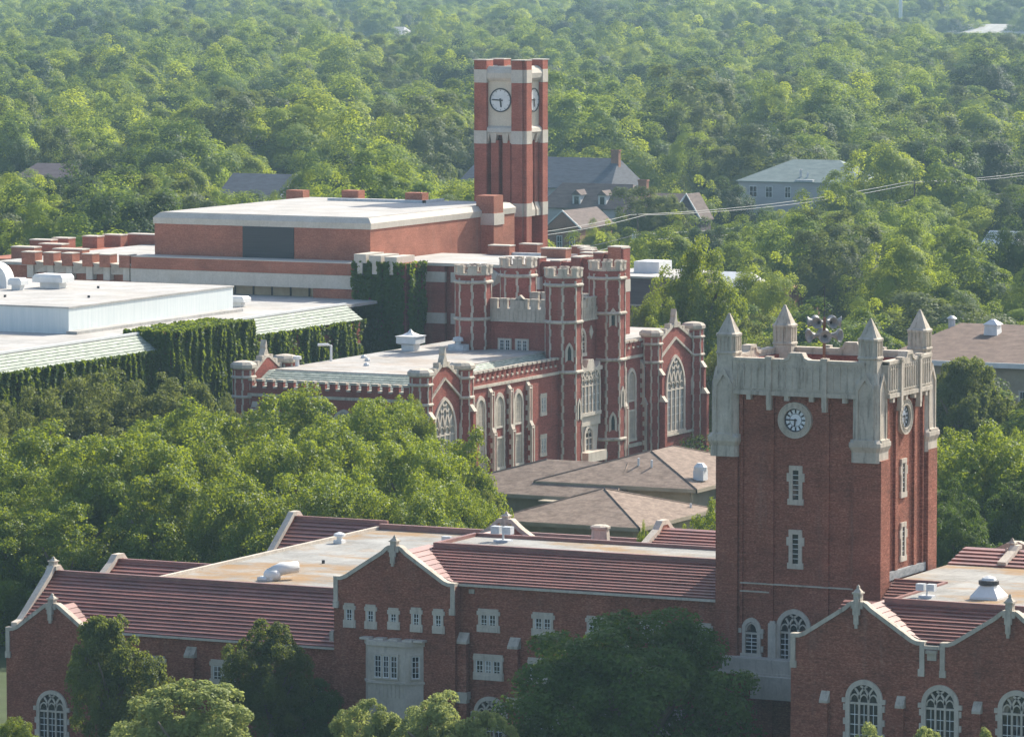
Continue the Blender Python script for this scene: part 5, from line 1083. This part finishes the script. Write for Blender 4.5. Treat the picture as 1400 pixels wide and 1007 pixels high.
MID = [(-345.1, 761.4, 6.3, 12.3, 3), (-338.6, 753.4, 3.6, 11.0, 3), (-377.1, 861.0, 7.4, 8.6, 0), (-326.2, 795.7, 6.8, 13.8, 1), (-376.8, 671.5, 3.9, 15.1, 1), (-368.6, 676.1, 3.3, 15.1, 2), (-401.9, 668.5, 8.4, 18.5, 0), (-243.6, 656.2, 6.0, 15.1, 0), (-257.8, 672.3, 4.6, 13.9, 1), (-348.8, 747.6, 3.6, 7.7, 2), (-286.4, 660.6, 6.2, 11.7, 1), (-242.2, 548.9, 3.9, 14.4, 2), (-346.7, 863.0, 10.0, 15.6, 1), (-320.8, 770.9, 6.9, 11.8, 2), (-349.4, 763.9, 7.3, 11.9, 3), (-341.5, 762.0, 4.2, 7.1, 3), (-323.5, 731.7, 6.3, 9.2, 0), (-315.1, 735.3, 6.9, 10.3, 0), (-324.7, 839.4, 9.7, 15.9, 1), (-441.9, 1169.3, 17.0, 15.9, 1), (-356.3, 682.6, 9.4, 21.1, 1), (-349.0, 652.5, 5.3, 19.5, 2), (-354.3, 603.7, 12.1, 21.4, 0), (-363.3, 598.3, 6.5, 18.9, 1), (-397.2, 647.9, 6.5, 18.2, 2), (-470.7, 825.2, 13.6, 18.4, 1), (-619.7, 1142.8, 14.9, 19.8, 0), (-686.6, 1220.0, 17.1, 20.1, 0), (-837.8, 1816.0, 18.7, 23.1, 0), (-687.7, 1554.7, 18.3, 16.2, 0), (-336.0, 715.0, 6.3, 7.7, 2), (-304.6, 674.4, 4.8, 9.4, 2), (-267.4, 646.9, 7.6, 13.1, 3), (-254.4, 641.4, 8.4, 12.6, 1), (-241.6, 635.6, 8.8, 13.7, 1), (-259.9, 606.7, 5.2, 12.9, 2), (-375.1, 840.1, 7.3, 10.2, 2), (-223.0, 530.0, 7.0, 12.1, 2), (-215.0, 533.3, 6.6, 11.8, 1)]
# the wood beyond: 250 trees one by one, the rest as one mass
def merged(name, seed, mat, **kw):
    me = crown_mesh(name, seed, mat, kw.pop('nl', 26000), kw.pop('leaf', .044), jit=.38, glob=.9, shell=(.5, .86), lrr=(.36, .62), lcr=(.15, .48), **kw)
    rows = len(me.vertices); return me
WK = [('dark rounded tree', [merged('wood_tree', 100, 'leaf_wd', nc=70, cr=(.13, .22), lobes=11), merged('wood_tree', 101, 'leaf_wd', nc=80, cr=(.12, .2), lobes=15)]),
      ('mid green tree', [merged('wood_tree', 102, 'leaf_wood', nc=70, cr=(.13, .22), lobes=12), merged('wood_tree', 103, 'leaf_wood', nc=60, cr=(.14, .24), lobes=8), merged('wood_tree', 104, 'leaf_wood', nc=90, cr=(.11, .19), lobes=18)]),
      ('yellow-green tree', [merged('wood_tree', 105, 'leaf_wl', nc=70, cr=(.13, .22), lobes=10), merged('wood_tree', 106, 'leaf_wl', nc=80, cr=(.12, .2), lobes=14)]),
      ('olive grey tree', [merged('wood_tree', 107, 'leaf_wo', nc=90, cr=(.11, .19), lobes=16)])]
CLEAR = [(-312, -216, 476, 536), (-305, -243, 390, 486), (-243, -214, 425, 500), (-264, -250, 520, 534), (-212, -146, 505, 550), (-276, -259, 578, 600), (-288, -268, 636, 656),
         (-452, -413, 892, 922), (-407, -384, 838, 857), (-375, -363, 773, 793), (-386, -362, 812, 832), (-354, -345, 782, 803), (-380, -350, 868, 890), (-444, -428, 784, 803), (-501, -482, 808, 826), (-286, -274, 744, 762)]
HOUSE = [(-449, -416, 896, 5.2), (-405, -386, 842, 3.2), (-373, -366, 777, .6), (-353, -347, 785, 6.8), (-378, -361, 872, 3.6), (-442, -430, 787, 8.2), (-499, -484, 812, 9.9), (-284, -276, 748, 5.6), (-286, -270, 640, 4.4), (-273, -261, 582, 7.6), (-384, -364, 816, 7.0), *[(-332, -326, yy, 8.3) for yy in range(725, 945, 14)], (-927, -917, 2324, 11), (-866, -820, 2240, 5.5), (-1062, -1040, 2020, 7.5)]
def hmax(x, y, r):
    """trees standing in a house's front view stay low there: yards and streets"""
    h = 99
    for (x0, x1, yh, zv) in HOUSE:
        if 4 < yh-y < (1100 if yh > 1500 else 260):
            f = y/yh; a, b = x0*f, x1*f
            if a-r < x < b+r: h = min(h, 55-(55-zv)*f)
    return h
rng = np.random.default_rng(7); cand = []
va = R(26)
def dens(k): return 8.6 if k < 900 else 9.4
k = 470.0
while k < 4300:
    st = 15.0 if k < 950 else (18.5 if k < 2000 else 22.0)
    half = k*.118+8; s = -half+rng.uniform(0, st)
    while s < half:
        kk = k+rng.uniform(-.42, .42)*st; ss = s+rng.uniform(-.42, .42)*st
        x = -sin(va)*kk+cos(va)*ss; y = cos(va)*kk+sin(va)*ss
        big = .5+.5*sin(x*.021+1.3*sin(y*.017))*cos(y*.013)
        r = (rng.uniform(5.2, 12.0)+3.4*big*rng.uniform(.1, 1))*(1 if k < 950 else 1.15 if k < 2000 else 1.3); zt = GZ+rng.uniform(8.0, 14.5)+.75*(r-5)+7*big
        cand.append((kk, ss, x, y, r, zt, rng.uniform(0, 1), big)); s += st*1.02
    k += st
tot = 0; pts = []; rots = []; scs = []; vids = []
cand = [c for c in cand if not any((c[2]-x)**2+(c[3]-y)**2 < (r*.8+2.5)**2 for x, y, r, zt, kd in MID)]
for x, y, r, zt, kd in MID: cand.append((-sin(va)*x+cos(va)*y, cos(va)*x+sin(va)*y, x, y, r, zt, (.1, .4, .75, .95)[kd], .5))
fixed = {(x, y) for x, y, *_ in MID}
cand.sort(key=lambda c: c[0] if (c[2], c[3]) not in fixed else 0)
for kk, ss, x, y, r, zt, u, big in cand:
    fx = (x, y) in fixed
    m_ = 0 if fx else r*.75
    if any(a-m_ < x < b+m_ and c-m_ < y < d+m_ for a, b, c, d in CLEAR): continue
    if not fx and kk < 560 and x > -214 and y < 505: 
        if zt > 9: zt = 9+rng.uniform(-1, 1.5)
    if y < 470 or (x < -215 and y < 480) : continue
    if not fx and kk < 640 and ss > -4 and ss < 90: zt = min(zt, 9.5+rng.uniform(-2.2, 1.2))
    if not fx and -60 < ss < -14 and kk < 640: zt = min(zt, 13)
    h = 99 if fx else hmax(x, y, r*.7)
    if h < zt:
        zt = h-rng.uniform(.2, 1.2)
        if zt < GZ+2.0: continue
        r = min(r, max(1.6, (zt-GZ)*.55))
    q = u if fx else u+.5*(.5+.5*sin(x*.011+y*.007)*sin(y*.019-x*.006)-.5); kd = 0 if q < .24 else 1 if q < .66 else 2 if q < .9 else 3
    me = WK[kd][1][int(u*997) % len(WK[kd][1])]; zb = max(GZ+.3, zt-2.1*r*rng.uniform(.75, 1.0))
    vis = abs(ss) < kk*.1025+r
    if vis and tot < 245:
        o = D.objects.new('woodland_tree', me); COL.objects.link(o); o.location = (x, y, (zt+zb)/2); o.scale = (r, r, (zt-zb)/2); o.rotation_euler = (0, 0, u*40)
        reg = 'behind the orange block' if ss < -22 else 'between bell tower and stone turrets' if ss < kk*.04 else 'behind the four-turret tower' if ss < kk*.085 else 'beyond the long brown roof'
        size = 'low' if zt < 6 else 'tall' if zt > 14.5 else 'medium-height'
        near_ = 'near the wood edge' if kk < 600 else 'in the wood' if kk < 680 else 'deep in the wood'
        tag(o, f"{size} {WK[kd][0]} {near_}, {reg}", 'tree', f"{size} {WK[kd][0]}s {near_} {reg}"); tot += 1
    else:
        pts.append((x, y, (zt+zb)/2)); rots.append((0, 0, u*40)); scs.append((r, r, (zt-zb)/2)); vids.append(sum(len(w_[1]) for w_ in WK[:kd])+int(u*997) % len(WK[kd][1]))
kit = D.collections.new('forest_kit'); 
for i, me in enumerate([m_ for w_ in WK for m_ in w_[1]]): kit.objects.link(D.objects.new('kit_%02d' % i, me))
fm = D.meshes.new('forest'); fm.from_pydata(pts, [], [])
for nm, ty, dat in (('rot', 'FLOAT_VECTOR', rots), ('scl', 'FLOAT_VECTOR', scs)):
    a = fm.attributes.new(nm, ty, 'POINT'); a.data.foreach_set('vector', np.asarray(dat, np.float32).ravel())
a = fm.attributes.new('vid', 'INT', 'POINT'); a.data.foreach_set('value', np.asarray(vids, np.int32))
fo = D.objects.new('forest', fm); COL.objects.link(fo); fo['kind'] = 'stuff'; fo['label'] = 'unbroken green wood reaching to the hazy distance'
gt = D.node_groups.new('forest_scatter', 'GeometryNodeTree')
gt.interface.new_socket('Geometry', in_out='INPUT', socket_type='NodeSocketGeometry'); gt.interface.new_socket('Geometry', in_out='OUTPUT', socket_type='NodeSocketGeometry')
gi = gt.nodes.new('NodeGroupInput'); go = gt.nodes.new('NodeGroupOutput'); ci = gt.nodes.new('GeometryNodeCollectionInfo'); ci.inputs['Collection'].default_value = kit
ci.inputs['Separate Children'].default_value = True; ci.inputs['Reset Children'].default_value = True
ip = gt.nodes.new('GeometryNodeInstanceOnPoints'); ip.inputs['Pick Instance'].default_value = True
def na(n_, ty): x = gt.nodes.new('GeometryNodeInputNamedAttribute'); x.data_type = ty; x.inputs[0].default_value = n_; return x.outputs[0]
gt.links.new(gi.outputs[0], ip.inputs['Points']); gt.links.new(ci.outputs[0], ip.inputs['Instance']); gt.links.new(na('vid', 'INT'), ip.inputs['Instance Index'])
gt.links.new(na('rot', 'FLOAT_VECTOR'), ip.inputs['Rotation']); gt.links.new(na('scl', 'FLOAT_VECTOR'), ip.inputs['Scale']); gt.links.new(ip.outputs[0], go.inputs[0])
md = fo.modifiers.new('scatter', 'NODES'); md.node_group = gt
print('woodland', tot, 'forest', len(pts))
# ------------------------------------------------------------------ air
hz = D.materials.new('haze'); hz.use_nodes = True; ht = hz.node_tree; ht.nodes.clear()
ho = ht.nodes.new('ShaderNodeOutputMaterial'); pv = ht.nodes.new('ShaderNodeVolumePrincipled'); ht.links.new(pv.outputs[0], ho.inputs['Volume'])
pv.inputs['Color'].default_value = (0.52, 0.80, 1.0, 1); pv.inputs['Density'].default_value = 0.00009; pv.inputs['Anisotropy'].default_value = 0.3
hz.cycles.volume_sampling = 'MULTIPLE_IMPORTANCE'
m = MB(); m.box(-4300, 950, -350, 5750, GZ-1, 75); o = m.build('haze', hz); o['kind'] = 'stuff'
